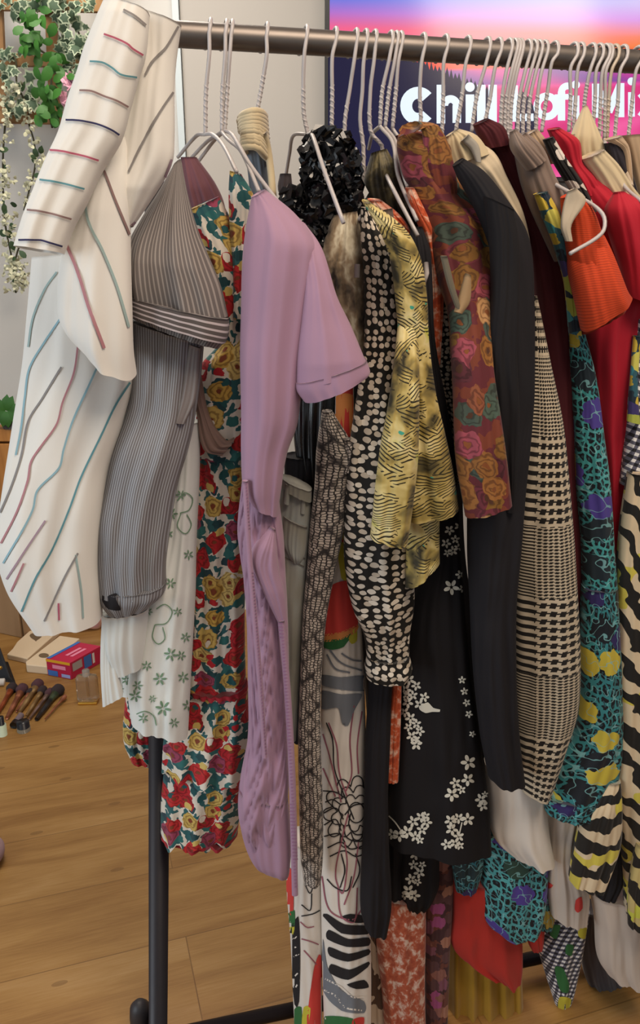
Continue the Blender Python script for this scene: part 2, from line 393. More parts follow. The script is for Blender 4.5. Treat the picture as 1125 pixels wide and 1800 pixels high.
def m_zebra(name, c1, c2, c3=None, sc=60, rot=0.5, st=(1, 1.0, 1)):
    m = M(name, 0.65, 0.15); v = m.mapv(m.warp(m.uv, 16, 0.05), st, rot=rot); y = m.xyz(v)[1]
    f = m.math('GREATER_THAN', m.math('SINE', m.math('MULTIPLY_ADD', m.noise(m.uv, 22, 2), 9, m.math('MULTIPLY', y, sc * 6.28 / 2))), 0.05)
    lt = m.mix(m.math('GREATER_THAN', m.noise(m.mapv(m.uv, (1, 1, 1), (3, 8, 0)), 11, 1), 0.58), c1, c3) if c3 else m.mix(0.0, c1, c1)
    m.col(m.mix(f, lt, c2)); m.weave(0.2); return m.m
def m_glen(name, lt, dk, p=0.0094):
    """glen check: bands of houndstooth beside bands of fine lines"""
    m = M(name, 0.85, 0.1); X = m.xyz(m.uv)[0]; Y = m.math('MULTIPLY', m.xyz(m.uv)[1], -1)
    ys = m.math('DIVIDE', Y, p * 1.3)
    band = m.math('LESS_THAN', m.math('FRACT', m.math('DIVIDE', m.math('SUBTRACT', Y, 0.175), 0.222)), 0.54)
    ysel = m.n('Mix', data_type='FLOAT'); m.put(ysel.inputs[0], band); m.put(ysel.inputs[2], m.math('MULTIPLY', ys, 2.6)); m.put(ysel.inputs[3], ys)
    xsc = m.n('Mix', data_type='FLOAT'); m.put(xsc.inputs[0], band); m.put(xsc.inputs[2], p * 0.62); m.put(xsc.inputs[3], p * 1.02)
    fy = m.math('FRACT', ysel.outputs[0]); fx = m.math('FRACT', m.math('MULTIPLY_ADD', fy, 0.35, m.math('DIVIDE', X, xsc.outputs[0])))
    teeth = m.math('GREATER_THAN', X, -0.016)
    row = m.math('LESS_THAN', fy, 0.50)
    broken = m.math('MULTIPLY', m.math('LESS_THAN', fy, 0.66), m.math('LESS_THAN', fx, 0.62))
    sel = m.n('Mix', data_type='FLOAT'); m.put(sel.inputs[0], teeth); m.put(sel.inputs[2], row); m.put(sel.inputs[3], broken)
    link = m.math('MULTIPLY', teeth, m.math('LESS_THAN', m.math('ABSOLUTE', m.math('SUBTRACT', fy, 0.28)), 0.09))
    m.col(m.mix(m.math('MAXIMUM', sel.outputs[0], link), lt, dk)); m.weave(0.3); return m.m

def m_gingham(name, a, b, p=0.006, lemon=True, rot=0.3):
    m = M(name, 0.8, 0.2); v = m.mapv(m.uv, (1, 1, 1), rot=rot); x, y = m.xyz(v)[0], m.xyz(v)[1]
    fx = m.math('FRACT', m.math('DIVIDE', x, p * 1.6)); fy = m.math('FRACT', m.math('DIVIDE', y, p * 1.6))
    A_ = m.math('LESS_THAN', fx, 0.5); B_ = m.math('LESS_THAN', fy, 0.5)
    f = m.math('MULTIPLY', m.math('ADD', A_, B_), 0.5)
    c = m.ramp(f, [(0, a), (0.3, '5c5c6c'), (0.8, b)], True)
    m.col(c); m.weave(); return m.m
def m_tiedye(name, a, b, c, scale=60, st=(1, 1, 1), rough=0.5):
    m = M(name, rough, 0.15); v = m.mapv(m.warp(m.uv, 60, 0.01), st)
    m.col(m.ramp(m.noise(v, scale, 4, 0.65), [(0.36, a), (0.5, b), (0.62, c)])); m.weave(0.2); return m.m
def m_denim(name):
    m = M(name, 0.9, 0.2); n = m.noise(m.mapv(m.uv, (1, 0.35, 1)), 16, 3)
    y = m.xyz(m.uv)[1]
    base = m.ramp(n, [(0.3, '6e6a5c'), (0.55, '8f8c80'), (0.8, 'a9b2b4')])
    tw = m.math('MULTIPLY', m.math('GREATER_THAN', m.math('FRACT', m.math('MULTIPLY', m.math('ADD', m.xyz(m.uv)[0], y), 520)), 0.55), 0.25)
    m.col(m.mix(tw, base, '4d5058')); m.weave(0.4); return m.m
def m_rib(name, c, c2, p=0.0035):
    m = M(name, 0.8, 0.05); y = m.xyz(m.mapv(m.uv, (1, 1, 1), rot=0.12))[1]
    f = m.math('FRACT', m.math('DIVIDE', y, p)); m.col(m.mix(m.math('LESS_THAN', f, 0.35), c, c2)); m.bump(f, 0.4, 0.001); return m.m

# floor boards
def m_floor():
    m = M('oak_boards', 0.42, 0.0, coord='Object'); v = m.mapv(m.uv, (1, 1, 1), rot=math.radians(-17.8))
    br = m.n('TexBrick'); m.put(br.inputs['Vector'], v); br.inputs['Scale'].default_value = 1.0
    br.inputs['Brick Width'].default_value = 1.3; br.inputs['Row Height'].default_value = 0.2; br.inputs['Mortar Size'].default_value = 0.0012
    br.inputs['Color1'].default_value = (0, 0, 0, 1); br.inputs['Color2'].default_value = (1, 1, 1, 1); br.offset = 0.37
    br.inputs['Mortar'].default_value = (.5, .5, .5, 1); br.inputs['Bias'].default_value = 0
    shift = m.vmath('ADD', m.mapv(v, (1.1, 7.5, 1)), m.vmath('SCALE', br.outputs[0], sc=9.0))
    g = m.noise(m.warp(shift, 1.1, 1.6), 1.6, 5, 0.55); g2 = m.noise(m.mapv(shift, (2.5, 7, 1)), 5, 3, 0.6)
    f = m.math('MULTIPLY_ADD', g2, 0.30, m.math('MULTIPLY', g, 0.75))
    f = m.math('MULTIPLY_ADD', m.xyz(br.outputs[0])[0], 0.10, f)
    c = m.ramp(f, [(0.30, '6f491f'), (0.48, '8a6333'), (0.64, '9c7541'), (0.82, 'aa8554')])
    kn = m.vor(m.mapv(v, (1.0, 2.6, 1)), 2.3); kf = m.math('LESS_THAN', kn[0], 0.035)
    c = m.mix(m.math('MULTIPLY', kf, 0.5), c, '6a4a26')
    m.col(m.mix(m.math('MULTIPLY', br.outputs['Fac'], 0.55), c, '5d3f20'))
    m.b.inputs['Specular IOR Level'].default_value = 0.35; m.bump(f, 0.08, 0.002); return m.m
def m_wood(name, a, b, sc=1.0, coord='Object', st=(14, 14, 1.2)):
    m = M(name, 0.6, 0.0, coord=coord); n = m.noise(m.warp(m.mapv(m.uv, st), 1.5, 0.8), 3 * sc, 4)
    m.col(m.ramp(n, [(0.3, a), (0.7, b)])); return m.m
def m_wall(name, a, b):
    m = M(name, 0.9, 0.0, coord='Object'); n = m.noise(m.uv, 2.2, 3); m.col(m.mix(n, a, b)); m.bump(m.noise(m.uv, 160, 2), 0.06, 0.001); return m.m
def m_emit_attr(name, strength):
    m = bpy.data.materials.new(name); m.use_nodes = True; t = m.node_tree; b = t.nodes['Principled BSDF']
    a = t.nodes.new('ShaderNodeVertexColor'); a.layer_name = 'picture'; b.inputs['Base Color'].default_value = (0, 0, 0, 1)
    t.links.new(a.outputs[0], b.inputs['Emission Color']); b.inputs['Emission Strength'].default_value = strength; b.inputs['Roughness'].default_value = 0.15; return m
def m_emit(name, c, s):
    m = M(name, 0.2, 0); m.col('000000'); m.b.inputs['Emission Color'].default_value = lin(c); m.b.inputs['Emission Strength'].default_value = s; return m.m
def m_clear(name, c, rough=0.1, trans=0.85):
    m = M(name, rough, 0); m.col(c); m.b.inputs['Transmission Weight'].default_value = trans; m.b.inputs['IOR'].default_value = 1.35; return m.m

MT = dict(
 chrome=solid('brushed_steel', '6e6762', 0.42, 0.8), blackmetal=solid('black_steel', '221c20', 0.42, 0.2), wire=solid('white_wire_coating', 'b4adab', 0.35),
 wirecream=solid('cream_wire_coating', 'b5a592', 0.35), rubber=solid('black_rubber', '19171a', 0.7),
 shirt=plain('white_cotton', 'e9e5dd', 0.85, 0.0, 0.2, 0.01), lilac=plain('lilac_jersey', 'a6839a', 0.75, 0.15, 0.15, 0.02), lilac2=plain('lilac_trim', '94698a', 0.75, 0.3, 0.5, 0.02),
 black=plain('black_crepe', '19171a', 0.85, 0.0, 0.15, 0.04), charcoal=plain('charcoal_crepe', '1d1b1f', 0.85, 0.0, 0.15, 0.04), blackgloss=solid('black_sequins', '0c0c0f', 0.28, 0.0, 0.0, 0.7),
 cream=plain('cream_viscose', 'd6c4a6', 0.85, 0.2), cream2=plain('stone_linen', 'c9b794', 0.9, 0.3, 0.4), offwhite=plain('off_white_crepe', 'e6ddd2', 0.8, 0.2),
 maroon=plain('maroon_crepe', '4a151c', 0.8, 0.0), taupe=plain('taupe_satin', '7d6a5e', 0.45, 0.3, 0.1, 0.08), red=plain('crimson_crepe', 'b3162c', 0.75, 0.1), red2=plain('scarlet_crepe', 'b02a20', 0.75, 0.1),
 mustard=plain('mustard_pleat', 'a9801c', 0.7, 0.2), beige=plain('pale_beige_crepe', 'cbbcae', 0.85, 0.2), tan=plain('tan_suede', 'b59a7c', 0.9, 0.4), mauve=plain('dark_mauve_lining', '6b4048', 0.7, 0.2),
 white=plain('white_linen', 'e2e4df', 0.85, 0.2), denimblue=plain('blue_grey_denim', '6f7780', 0.85, 0.2), smoke=plain('smoke_velvet', '3c3234', 0.6, 0.4), darkpurple=plain('plum_black_satin', '1e1822', 0.5, 0.2))
# ------------------------------------------------------------------ the room
def slab(name, c, size, mat, rz=0.0):
    o = P_().box(c, size, rz).build(name, mat); struct(o); return o
slab('floor', (0, 2.0, -0.05), (9, 8, 0.1), m_floor())
YW = 2.9
slab('wall_back', (0, YW + 0.06, 1.35), (9, 0.12, 2.8), m_wall('painted_plaster', 'b9b8b4', 'c6c5c2'))
slab('ceiling', (0, 2.0, 2.8), (9, 8, 0.1), m_wall('ceiling_paint', 'd8d6d2', 'dedcd8'))
pa = at(316, 0, YW - 0.02); 
slab('trim_1', ((pa.x + 2.6) / 2, YW - 0.015, 1.35), (2.6 - pa.x, 0.03, 2.7), m_wall('grey_panel_paint', 'a5a09a', 'aeaaa4'))
slab('trim_2', (pa.x - 0.012, YW - 0.022, 1.35), (0.02, 0.044, 2.7), solid('pale_panel_edge', 'b9c4c8', 0.5))
slab('baseboard_back', (0, YW - 0.035, 0.05), (9, 0.02, 0.1), solid('white_skirting_paint', 'd5d2cc', 0.5))

# ------------------------------------------------------------------ television on the wall
ang = math.radians(-6.5)
tvo = at(575, 0, YW - 0.17); TVX = Vector((math.cos(ang), math.sin(ang), 0)); TVN = Vector((math.sin(ang), -math.cos(ang), 0))
def tvp(px, py, off=0.0):
    d = ray(px, py); o = tvo + TVN * off; t = (o - CAM).dot(TVN) / d.dot(TVN); return CAM + d * t
zt = tvp(575, 320).z; TH = 0.80; TWid = 1.42; x0 = tvo.copy(); x0.z = zt
tv = thing('television', x0 + TVX * TWid / 2 - TVN * 0.02, 'wide wall television showing a pink and blue sunset with white title lettering', 'television')
body = P_(); cc = x0 + TVX * TWid / 2 + Vector((0, 0, TH / 2)) - TVN * 0.026; body.box(cc, (TWid + 0.016, 0.045, TH + 0.016), ang); body.build('casing', solid('black_tv_plastic', '0b0b0d', 0.4), tv, 0.004)
body = P_().box(x0 + TVX * TWid / 2 + Vector((0, 0, TH / 2)) - TVN * 0.07, (0.3, 0.09, 0.3), ang); body.build('wall_bracket', MT['blackmetal'], tv)
scrn = P_(); nx, nz = 150, 90; ox = 0.008
for i in range(nx + 1):
    for j in range(nz + 1):
        scrn.v.append(tuple(x0 + TVX * (ox + (TWid - 2 * ox) * i / nx) + Vector((0, 0, ox + (TH - 2 * ox) * j / nz)) + TVN * 0.002))
for i in range(nx):
    for j in range(nz):
        a = i * (nz + 1) + j; scrn.f.append((a, a + nz + 1, a + nz + 2, a + 1)); scrn.mi.append(0); scrn.smooth.append(True); scrn.uv.append([(0, 0)] * 4)
so = scrn.build('screen', m_emit_attr('sunset_screen_picture', 0.95), tv)
def lerp(a, b, t): t = min(1, max(0, t)); return tuple(x + (y - x) * t for x, y in zip(a, b))
def sunset(u, w):      # u 0..1.42 m across, w metres above the line where the title sits
    # picture shown on the screen, in its own coordinates
    r = u / 1.42
    top = lerp((104, 120, 222), (215, 200, 246), (u - 0.05) / 0.85)
    mid = lerp((176, 110, 200), (222, 160, 232), u / 0.7)
    pink = lerp((240, 95, 140), (250, 140, 130), u / 0.9)
    hz = lerp((235, 75, 110), (245, 140, 40), (u - 0.45) / 0.6)
    wt = w + 0.07 * r                       # the cloud bands slope down to the right
    if wt > 0.245: return top
    if wt > 0.205: return lerp(mid, top, (wt - 0.205) / 0.04)
    if wt > 0.165: return lerp(pink, mid, (wt - 0.165) / 0.04)
    if w > 0.085: return lerp(hz, pink, (w - 0.085) / 0.045)
    if w > 0.045: return (246, 62, 36)
    if w > 0.0: return lerp((205, 60, 150), (118, 60, 150), 0.5 + 0.5 * math.sin(u * 17 + w * 60))
    if w > -0.012: return (226, 66, 150)
    k = 0.5 + 0.5 * math.sin(u * 21 + math.sin(w * 35) * 2.5)
    return lerp((216, 52, 122), (240, 96, 160), k * min(1, -w / 0.12))
base_z = tvp(860, 150).z
ca = so.data.color_attributes.new('picture', 'FLOAT_COLOR', 'POINT')
og = PO[so.name]
for i, v in enumerate(so.data.vertices):
    p = v.co + og; u = (p - x0).dot(TVX); c = lin(sunset(u, p.z - base_z)); ca.data[i].color = c
navy = m_emit('screen_mountain_navy', '1d1a3c', 0.9); rosy = m_emit('screen_water_rose', 'e24e96', 0.9)
def tvpoly(px, off, mat, name):
    p = P_(); vs = [tvp(x, y, off) for x, y in px]; p.add(vs, [tuple(range(len(vs)))], None, 0, False); return p.build(name, mat, tv)
rj = random.Random(4); top_edge = [(577, 97), (620, 100), (680, 103), (728, 106)]
x = 734; 
while x < 868:
    base = 106 + (x - 734) * 0.40; top_edge += [(x, base + rj.uniform(2, 9)), (x + 3, base - rj.uniform(2, 9))]; x += 7
mount = top_edge + [(872, 178), (862, 215), (868, 318), (577, 318)]
tvpoly(mount, 0.003, navy, 'mountain')
tvpoly([(905, 172), (918, 160), (934, 176), (945, 212), (940, 240), (905, 240)], 0.003, navy, 'island')
# the title: letters of the screen picture, drawn stroke by stroke
def letters():
    p = P_(); T = 21.0
    def st(pts, w=T):
        q = [Vector((a, b)) for a, b in pts]
        for i in range(len(q) - 1):
            d = (q[i + 1] - q[i]).normalized(); e = Vector((-d.y, d.x)) * w / 2
            vs = [tvp(*(q[i] + e), 0.0045), tvp(*(q[i + 1] + e), 0.0045), tvp(*(q[i + 1] - e), 0.0045), tvp(*(q[i] - e), 0.0045)]
            p.add(vs, [(0, 1, 2, 3)], None, 0, False)
    def arc(cx, cy, rx, ry, a0, a1, w=T, n=22):
        vs = []
        for i in range(n + 1):
            a = math.radians(a0 + (a1 - a0) * i / n); c, s_ = math.cos(a), math.sin(a)
            vs += [tvp(cx + (rx + w / 2) * c, cy + (ry + w / 2) * s_, 0.0045), tvp(cx + (rx - w / 2) * c, cy + (ry - w / 2) * s_, 0.0045)]
        p.add(vs, [(2 * i, 2 * i + 1, 2 * i + 3, 2 * i + 2) for i in range(n)], None, 0, False)
    def dot(cx, cy, r):
        vs = [tvp(cx + r * math.cos(k * .35), cy + r * math.sin(k * .35), 0.0045) for k in range(18)]; p.add(vs, [tuple(range(18))], None, 0, False)
    arc(735, 186, 21, 23, 42, 318); w = 15
    st([(775, 149), (775, 217)], w); arc(792, 186, 11, 12, 180, 360, w * .9); st([(803, 185), (803, 216)], w)
    st([(826, 166), (826, 216)], w); dot(826, 153, 8.5)
    st([(846, 149), (846, 215)], w); st([(866, 149), (866, 215)], w)
    st([(903, 150), (903, 214)], w); st([(896, 207), (938, 206)], 13)
    arc(961, 187, 17, 18, 0, 360, 13)
    arc(998, 162, 11, 11, 180, 285, 12); st([(987, 161), (987, 212)], 13); st([(975, 171), (1001, 170)], 10)
    st([(1012, 168), (1012, 210)], 13); dot(1012, 149, 7.5)
    st([(1047, 147), (1047, 207)], 13); st([(1049, 150), (1070, 197)], 13); st([(1070, 197), (1090, 149)], 13); st([(1091, 146), (1091, 206)], 13)
    st([(1110, 162), (1110, 205)], 12); dot(1110, 143, 7)
    st([(1126, 164), (1158, 204)], 13); st([(1158, 163), (1126, 205)], 13)
    return p
letters().build('title_lettering', m_emit('screen_title_white', 'e4f0ff', 1.0), tv)

# ------------------------------------------------------------------ trellis with hanging garlands
YT = 2.8; wood = m_wood('pine_slats', '7f5c38', '9f7a50', st=(6, 6, 6))
tr = thing('trellis', at(20, 205, YT), 'square pine trellis fixed to the wall behind the ivy', 'trellis')
def slat(pa_, pb_, w=0.035):
    a, b = Vector(pa_), Vector(pb_); p = P_(); d = (b - a); L = d.length; c = (a + b) / 2
    ry = math.atan2(d.x, d.z); p2 = P_().box((0, 0, 0), (w, 0.02, L)); R = Matrix.Rotation(ry, 3, 'Y')
    p2.v = [tuple(R @ Vector(v) + c) for v in p2.v]; p2.build('slat', wood, tr, 0.002)
for xa, xb in ((-12, 4), (83, 98), (182, 190)): slat(at(xa, -140, YT), at(xb, 212, YT))
for yy in (8, 106, 207): slat(at(-60, yy - 2, YT - 0.022), at(190, yy + 3, YT - 0.022))
slat(at(-60, -95, YT - 0.022), at(190, -90, YT - 0.022))

def leaf(p, pos, size, rot, shape='oval', mi=0, edge=None, cup=0.25):
    if shape == 'ivy': out = [(0, -1), (.35, -.75), (.95, -.55), (.6, -.1), (.8, .35), (.35, .4), (0, 1.0), (-.35, .4), (-.8, .35), (-.6, -.1), (-.95, -.55), (-.35, -.75)]
    elif shape == 'oval': out = [(0, -1), (.45, -.7), (.62, -.2), (.5, .35), (0, 1), (-.5, .35), (-.62, -.2), (-.45, -.7)]
    else: out = [(math.cos(k * 1.2566) , math.sin(k * 1.2566)) if k % 1 == 0 else 0 for k in range(5)]
    def put(s, off, m):
        vs = [Vector((0, 0, 0.0))] + [Vector((x * s, y * s, -cup * s * (x * x + y * y))) for x, y in out]
        vs = [rot @ (v + Vector((0, 0, off))) + Vector(pos) for v in vs]; n = len(out)
        p.add(vs, [(0, 1 + k, 1 + (k + 1) % n) for k in range(n)], None, m)
    put(size, 0, mi)
    if edge is not None: put(size * 0.72, 0.0012, edge)
def face_rot(r, spread=0.6):
    e = Matrix.Rotation(math.pi / 2 + r.uniform(-spread, spread), 3, 'X'); return Matrix.Rotation(r.uniform(-spread, spread), 3, 'Z') @ e @ Matrix.Rotation(r.uniform(-3.1, 3.1), 3, 'Z')
G_IVY = M('ivy_leaf_green', .6, 0); G_IVY = G_IVY.col(G_IVY.mix(G_IVY.noise(G_IVY.uv, 30), '2f4233', '4a5e48')).m
G_EDGE = solid('ivy_leaf_cream_edge', '93a086', .6); G_DARK = solid('vine_dark_leaf', '2e4627', .6)
G_LEAF = M('rose_leaf_green', .5, 0); G_LEAF = G_LEAF.col(G_LEAF.mix(G_LEAF.noise(G_LEAF.uv, 25), '24501a', '3c6f2b')).m
W_FL = M('white_blossom', .7, 0); W_FL = W_FL.col(W_FL.mix(W_FL.noise(W_FL.uv, 60), 'a9ab8c', 'cfcdb4')).m
STEM = solid('vine_stem', '3c3a24', .8)
def garland(pts, n, size, kind, label, seed, spread=16, name='ivy_garland', Y=2.72):
    r = random.Random(seed); q = catmull(pts, 30); P3 = [at(a, b, Y + 0.02) for a, b in q]
    g = thing(name, P3[-1], label, 'garland'); P_().tube(P3, 0.003, 6).build('stem', STEM, g)
    lf = P_(); fl = P_()
    for i in range(n):
        t = r.random() * (len(q) - 1); k = int(t); a = q[k]; x = a[0] + r.gauss(0, spread); y = a[1] + r.gauss(0, 7); pos = at(x, y, Y + r.uniform(-0.05, 0.03)); s = size * r.uniform(.65, 1.2)
        if kind == 'ivy': leaf(lf, pos, s, face_rot(r), 'ivy', 0, 1)
        elif kind == 'green': leaf(lf, pos, s, face_rot(r, .5), 'oval', 0)
        else:
            if r.random() < .2: leaf(lf, pos, s * 1.1, face_rot(r), 'oval', 0)
            else:
                for c in range(4): leaf(fl, pos + Vector((r.uniform(-1, 1), r.uniform(-.6, .3), r.uniform(-1, 1))) * s * .7, s * .6, face_rot(r, .9), 'oval', 0, cup=.5)
    if lf.v: lf.build('leaves', [G_EDGE, G_IVY] if kind == 'ivy' else ([G_LEAF] if kind == 'green' else [G_DARK]), g)
    if fl.v: fl.build('blossoms', W_FL, g)
    return g
garland([(100, -20), (130, 40), (150, 90), (145, 125)], 75, .021, 'ivy', 'variegated ivy garland hanging right of the upright slat, against the striped shirt', 1, 24)
garland([(-10, 90), (25, 100), (30, 150), (45, 185), (20, 200)], 36, .020, 'ivy', 'variegated ivy garland at the left edge beside the leftmost slat', 2, 15)
garland([(-5, -15), (20, 5), (50, 20), (30, 35)], 22, .02, 'ivy', 'variegated ivy sprig in the top left corner', 12, 18)
garland([(60, -20), (58, 30), (62, 80), (85, 100), (90, 150), (85, 190), (92, 225)], 80, .022, 'green', 'bright green leafy rose vine hanging in front of the trellis', 3, 17, 'rose_vine', 2.68)
garland([(40, 150), (20, 165), (8, 230), (5, 320), (10, 400), (20, 450), (28, 515)], 105, .014, 'white', 'white blossom garland hanging down the left edge of the photo', 4, 9, 'blossom_garland')
garland([(60, 165), (50, 210), (60, 250), (62, 290), (50, 340), (42, 370)], 50, .014, 'white', 'shorter white blossom garland between the left edge one and the striped shirt', 5, 8, 'blossom_garland')
garland([(40, 420), (30, 445), (25, 480), (45, 505)], 34, .015, 'white', 'white blossom tail hanging just under the striped sleeve end', 6, 11, 'blossom_garland')
pk = P_(); r = random.Random(9)
for (x, y) in ((118, 143), (124, 150), (110, 170), (113, 176), (121, 138)):
    for c in range(7): leaf(pk, at(x + r.uniform(-3, 3), y + r.uniform(-3, 3), 2.66), .016, face_rot(r, .9), 'oval', 0, cup=.5)
tag(pk.build('pink_blossoms', solid('pink_blossom', 'c08a9c', .7)), 'pink blossoms tucked between the rose vine and the striped shirt', 'flowers')

# ------------------------------------------------------------------ low furniture at the left edge
tb = thing('side_table', atz(-60, 1100), 'narrow orange pine side table behind the striped shirt, carrying a small plant', 'table')
woodo = m_wood('orange_pine', '96622c', 'b98244')
c = at(-30, 760, 2.73); P_().box((c.x, 2.81, c.z - 0.02), (0.36, 0.085, 0.045)).build('top', woodo, tb, 0.004)
P_().box((c.x, 2.81, (c.z - 0.05) / 2 + 0.0), (0.30, 0.08, c.z - 0.05)).build('cupboard_body', woodo, tb, 0.004)
pl = thing('potted_plant', (c.x + .08, 2.79, c.z), 'small plant with pointed green leaves on the pine side table', 'plant')
pt = P_(); pt.tube([(c.x + .08, 2.79, c.z + .003), (c.x + .08, 2.79, c.z + .05)], [.03, .038], 14); pt.build('pot', solid('dark_pot', '2d2a28', .6), pl)
lv = P_()
for k in range(12):
    e = k * 1.1; leaf(lv, Vector((c.x + .08, 2.77, c.z + .07)) + Vector((math.cos(e) * .035, -.02, math.sin(e) * .03)), .03, Matrix.Rotation(math.pi / 2, 3, 'X') @ Matrix.Rotation(e - 1.57, 3, 'Z'), 'oval', 0)
lv.build('leaves', G_LEAF, pl)
cb = thing('storage_box', atz(20, 1128), 'tall tan cardboard box standing behind the striped shirt hem', 'box')
kraft = m_wood('kraft_card', '8f7152', 'a58563', st=(3, 3, .6)); q0 = atz(38, 1122); q1 = atz(-60, 1100); q2 = atz(190, 1085)
bx = P_(); n_ = (q1 - q0).normalized(); bx.prism([q0, q1, q1 + Vector((.02, .06, 0)), q0 + Vector((.02, .10, 0))], .47); bx.build('carton', kraft, cb, .004)
fl_ = P_(); fl_.prism([q0 + Vector((.012, 0, 0)), q0 + Vector((.09, .10, 0)), q0 + Vector((.085, .105, 0)), q0 + Vector((.007, .005, 0))], .44); fl_.build('flap', kraft, cb)
# ------------------------------------------------------------------ small things on the floor
def proud(mb): return mb
ivory = solid('ivory_card', 'd9c3a4', .6); wht = solid('white_card', 'dcd8d2', .6)
def palette(px, h, label, holes):
    base = [atz(x, y, h) - Vector((0, 0, h)) for x, y in px]
    t = thing('palette_case', sum(base, Vector()) / len(base), label, 'case'); P_().prism(base, h).build('case_body', ivory, t, .003)
    pr = P_()
    for x, y, rx, ry, sh in holes:
        c = atz(x, y, h + .0012); vs = []
        for k in range(20):
            a = 2 * math.pi * k / 20
            if sh == 'heart': ex = 16 * math.sin(a) ** 3 / 16; ey = -(13 * math.cos(a) - 5 * math.cos(2 * a) - 2 * math.cos(3 * a) - math.cos(4 * a)) / 16
            else: ex = math.cos(a); ey = math.sin(a)
            vs.append(atz(x + ex * rx, y + ey * ry, h + .0012))
        pr.add(vs, [tuple(range(20))], None, 0, False)
    pr.build('cut_out', solid('palette_pan_brown', '6e5c46', .5), t); return t
palette([(30, 1128), (58, 1103), (104, 1108), (48, 1158), (12, 1150), (22, 1140)], .02, 'ivory make-up case with a heart cut-out, lying behind the pink carton', [(63, 1119, 11, 8, 'heart'), (79, 1115, 7, 2.5, 'o')])
palette([(45, 1163), (105, 1117), (140, 1122), (98, 1158), (84, 1172), (46, 1168)], .03, 'white and ivory make-up case leaning under the pink carton', [(77, 1152, 9, 4, 'o')])
# pink carton
Ap, Bp, Cp = atz(84, 1187), atz(126, 1195), atz(180, 1164); Dp = Ap + Cp - Bp; hC = .062
ct = thing('carton', (Ap + Cp) / 2, 'crimson and pink cardboard carton with yellow and blue panels on the floor', 'carton')
P_().prism([Ap, Bp, Cp, Dp], hC).build('carton_body', solid('crimson_card', 'b81d45', .45), ct, .0015)
def on_face(o, ux, uy, r, off, nrm, mat, name):
    x0_, y0_, x1_, y1_ = r; vs = [o + ux * a + uy * b + nrm * off for a, b in ((x0_, y0_), (x1_, y0_), (x1_, y1_), (x0_, y1_))]
    p = P_(); p.add(vs, [(0, 1, 2, 3)], None, 0, False); return p.build(name, mat, ct)
up = Vector((0, 0, hC)); n1 = (Bp - Ap).cross(up).normalized(); n2 = (Cp - Bp).cross(up).normalized()
yel = solid('yellow_print', 'e0a524', .5); blu = solid('blue_print', '3a6fb8', .5); pkp = solid('pink_print', 'e88aa6', .5); gry = solid('grey_print', 'a9a09c', .5)
on_face(Ap, Bp - Ap, up, (.0, .84, 1, 1), .001, n1, yel, 'yellow_band'); on_face(Ap, Bp - Ap, up, (.04, .04, .45, .36), .001, n1, blu, 'blue_panel')
on_face(Ap, Bp - Ap, up, (.25, .5, .8, .72), .001, n1, pkp, 'pale_print'); on_face(Ap, Bp - Ap, up, (.6, .06, .96, .26), .001, n1, solid('pale_blue_print', '9aa6d8', .5), 'pale_blue_panel')
on_face(Bp, Cp - Bp, up, (.06, .42, .36, .88), .001, n2, gry, 'grey_panel'); on_face(Bp, Cp - Bp, up, (.42, .2, .66, .9), .001, n2, blu, 'blue_panel'); on_face(Bp, Cp - Bp, up, (.69, .25, .76, .85), .001, n2, wht, 'white_panel')
tO = Ap + up; on_face(tO, Bp - Ap, Dp - Ap, (.0, .02, .14, 1), .001, Vector((0, 0, 1)), blu, 'blue_edge')
for k in range(2): on_face(tO, Bp - Ap, Dp - Ap, (.42 + .2 * k, .28, .54 + .2 * k, .74), .001, Vector((0, 0, 1)), pkp, 'pale_print')
# crumpled plastic bag
bg = P_(); cB = atz(140, 1112); 
bg.ball(cB + Vector((0, .05, .035)), .1, 0, 20, (1.0, .55, .38)); rb = random.Random(2)
bg.v = [tuple(Vector(v) + Vector((math.sin(v[0] * 90 + v[2] * 60) * .006, math.sin(v[2] * 110 + v[0] * 40) * .006, math.sin(v[0] * 130) * .004 + math.sin(v[1] * 95) * .004))) for v in bg.v]
bg.v = [(a, b, max(c_, .001)) for a, b, c_ in bg.v]
tag(bg.build('plastic_bag', m_clear('pink_plastic_film', 'd8a8ac', .18, .45)), 'crumpled clear plastic bag with pink contents behind the carton', 'bag')
# perfume bottle
pc = atz(153, 1240); pb = thing('perfume_bottle', pc, 'clear square glass bottle with a gold base beside the pink carton', 'bottle')
P_().box(pc + Vector((0, .02, .05)), (.066, .036, .09), .05).build('glass_body', m_clear('clear_bottle_glass', 'd9cfc0', .05, .9), pb, .012)
P_().box(pc + Vector((0, .018, .004)), (.058, .034, .008), .05).build('gold_base', solid('gold_metal', 'd8a94a', .25, .9), pb, .002)
P_().box(pc + Vector((0, .03, .05)), (.008, .008, .06), .05).build('spray_tube', solid('gold_tube', 'c9a050', .3, .8), pb)
P_().tube([pc + Vector((0, .02, .093)), pc + Vector((0, .02, .112))], .011, 14).build('cap', m_clear('clear_cap', 'd0c8c0', .1, .7), pb)
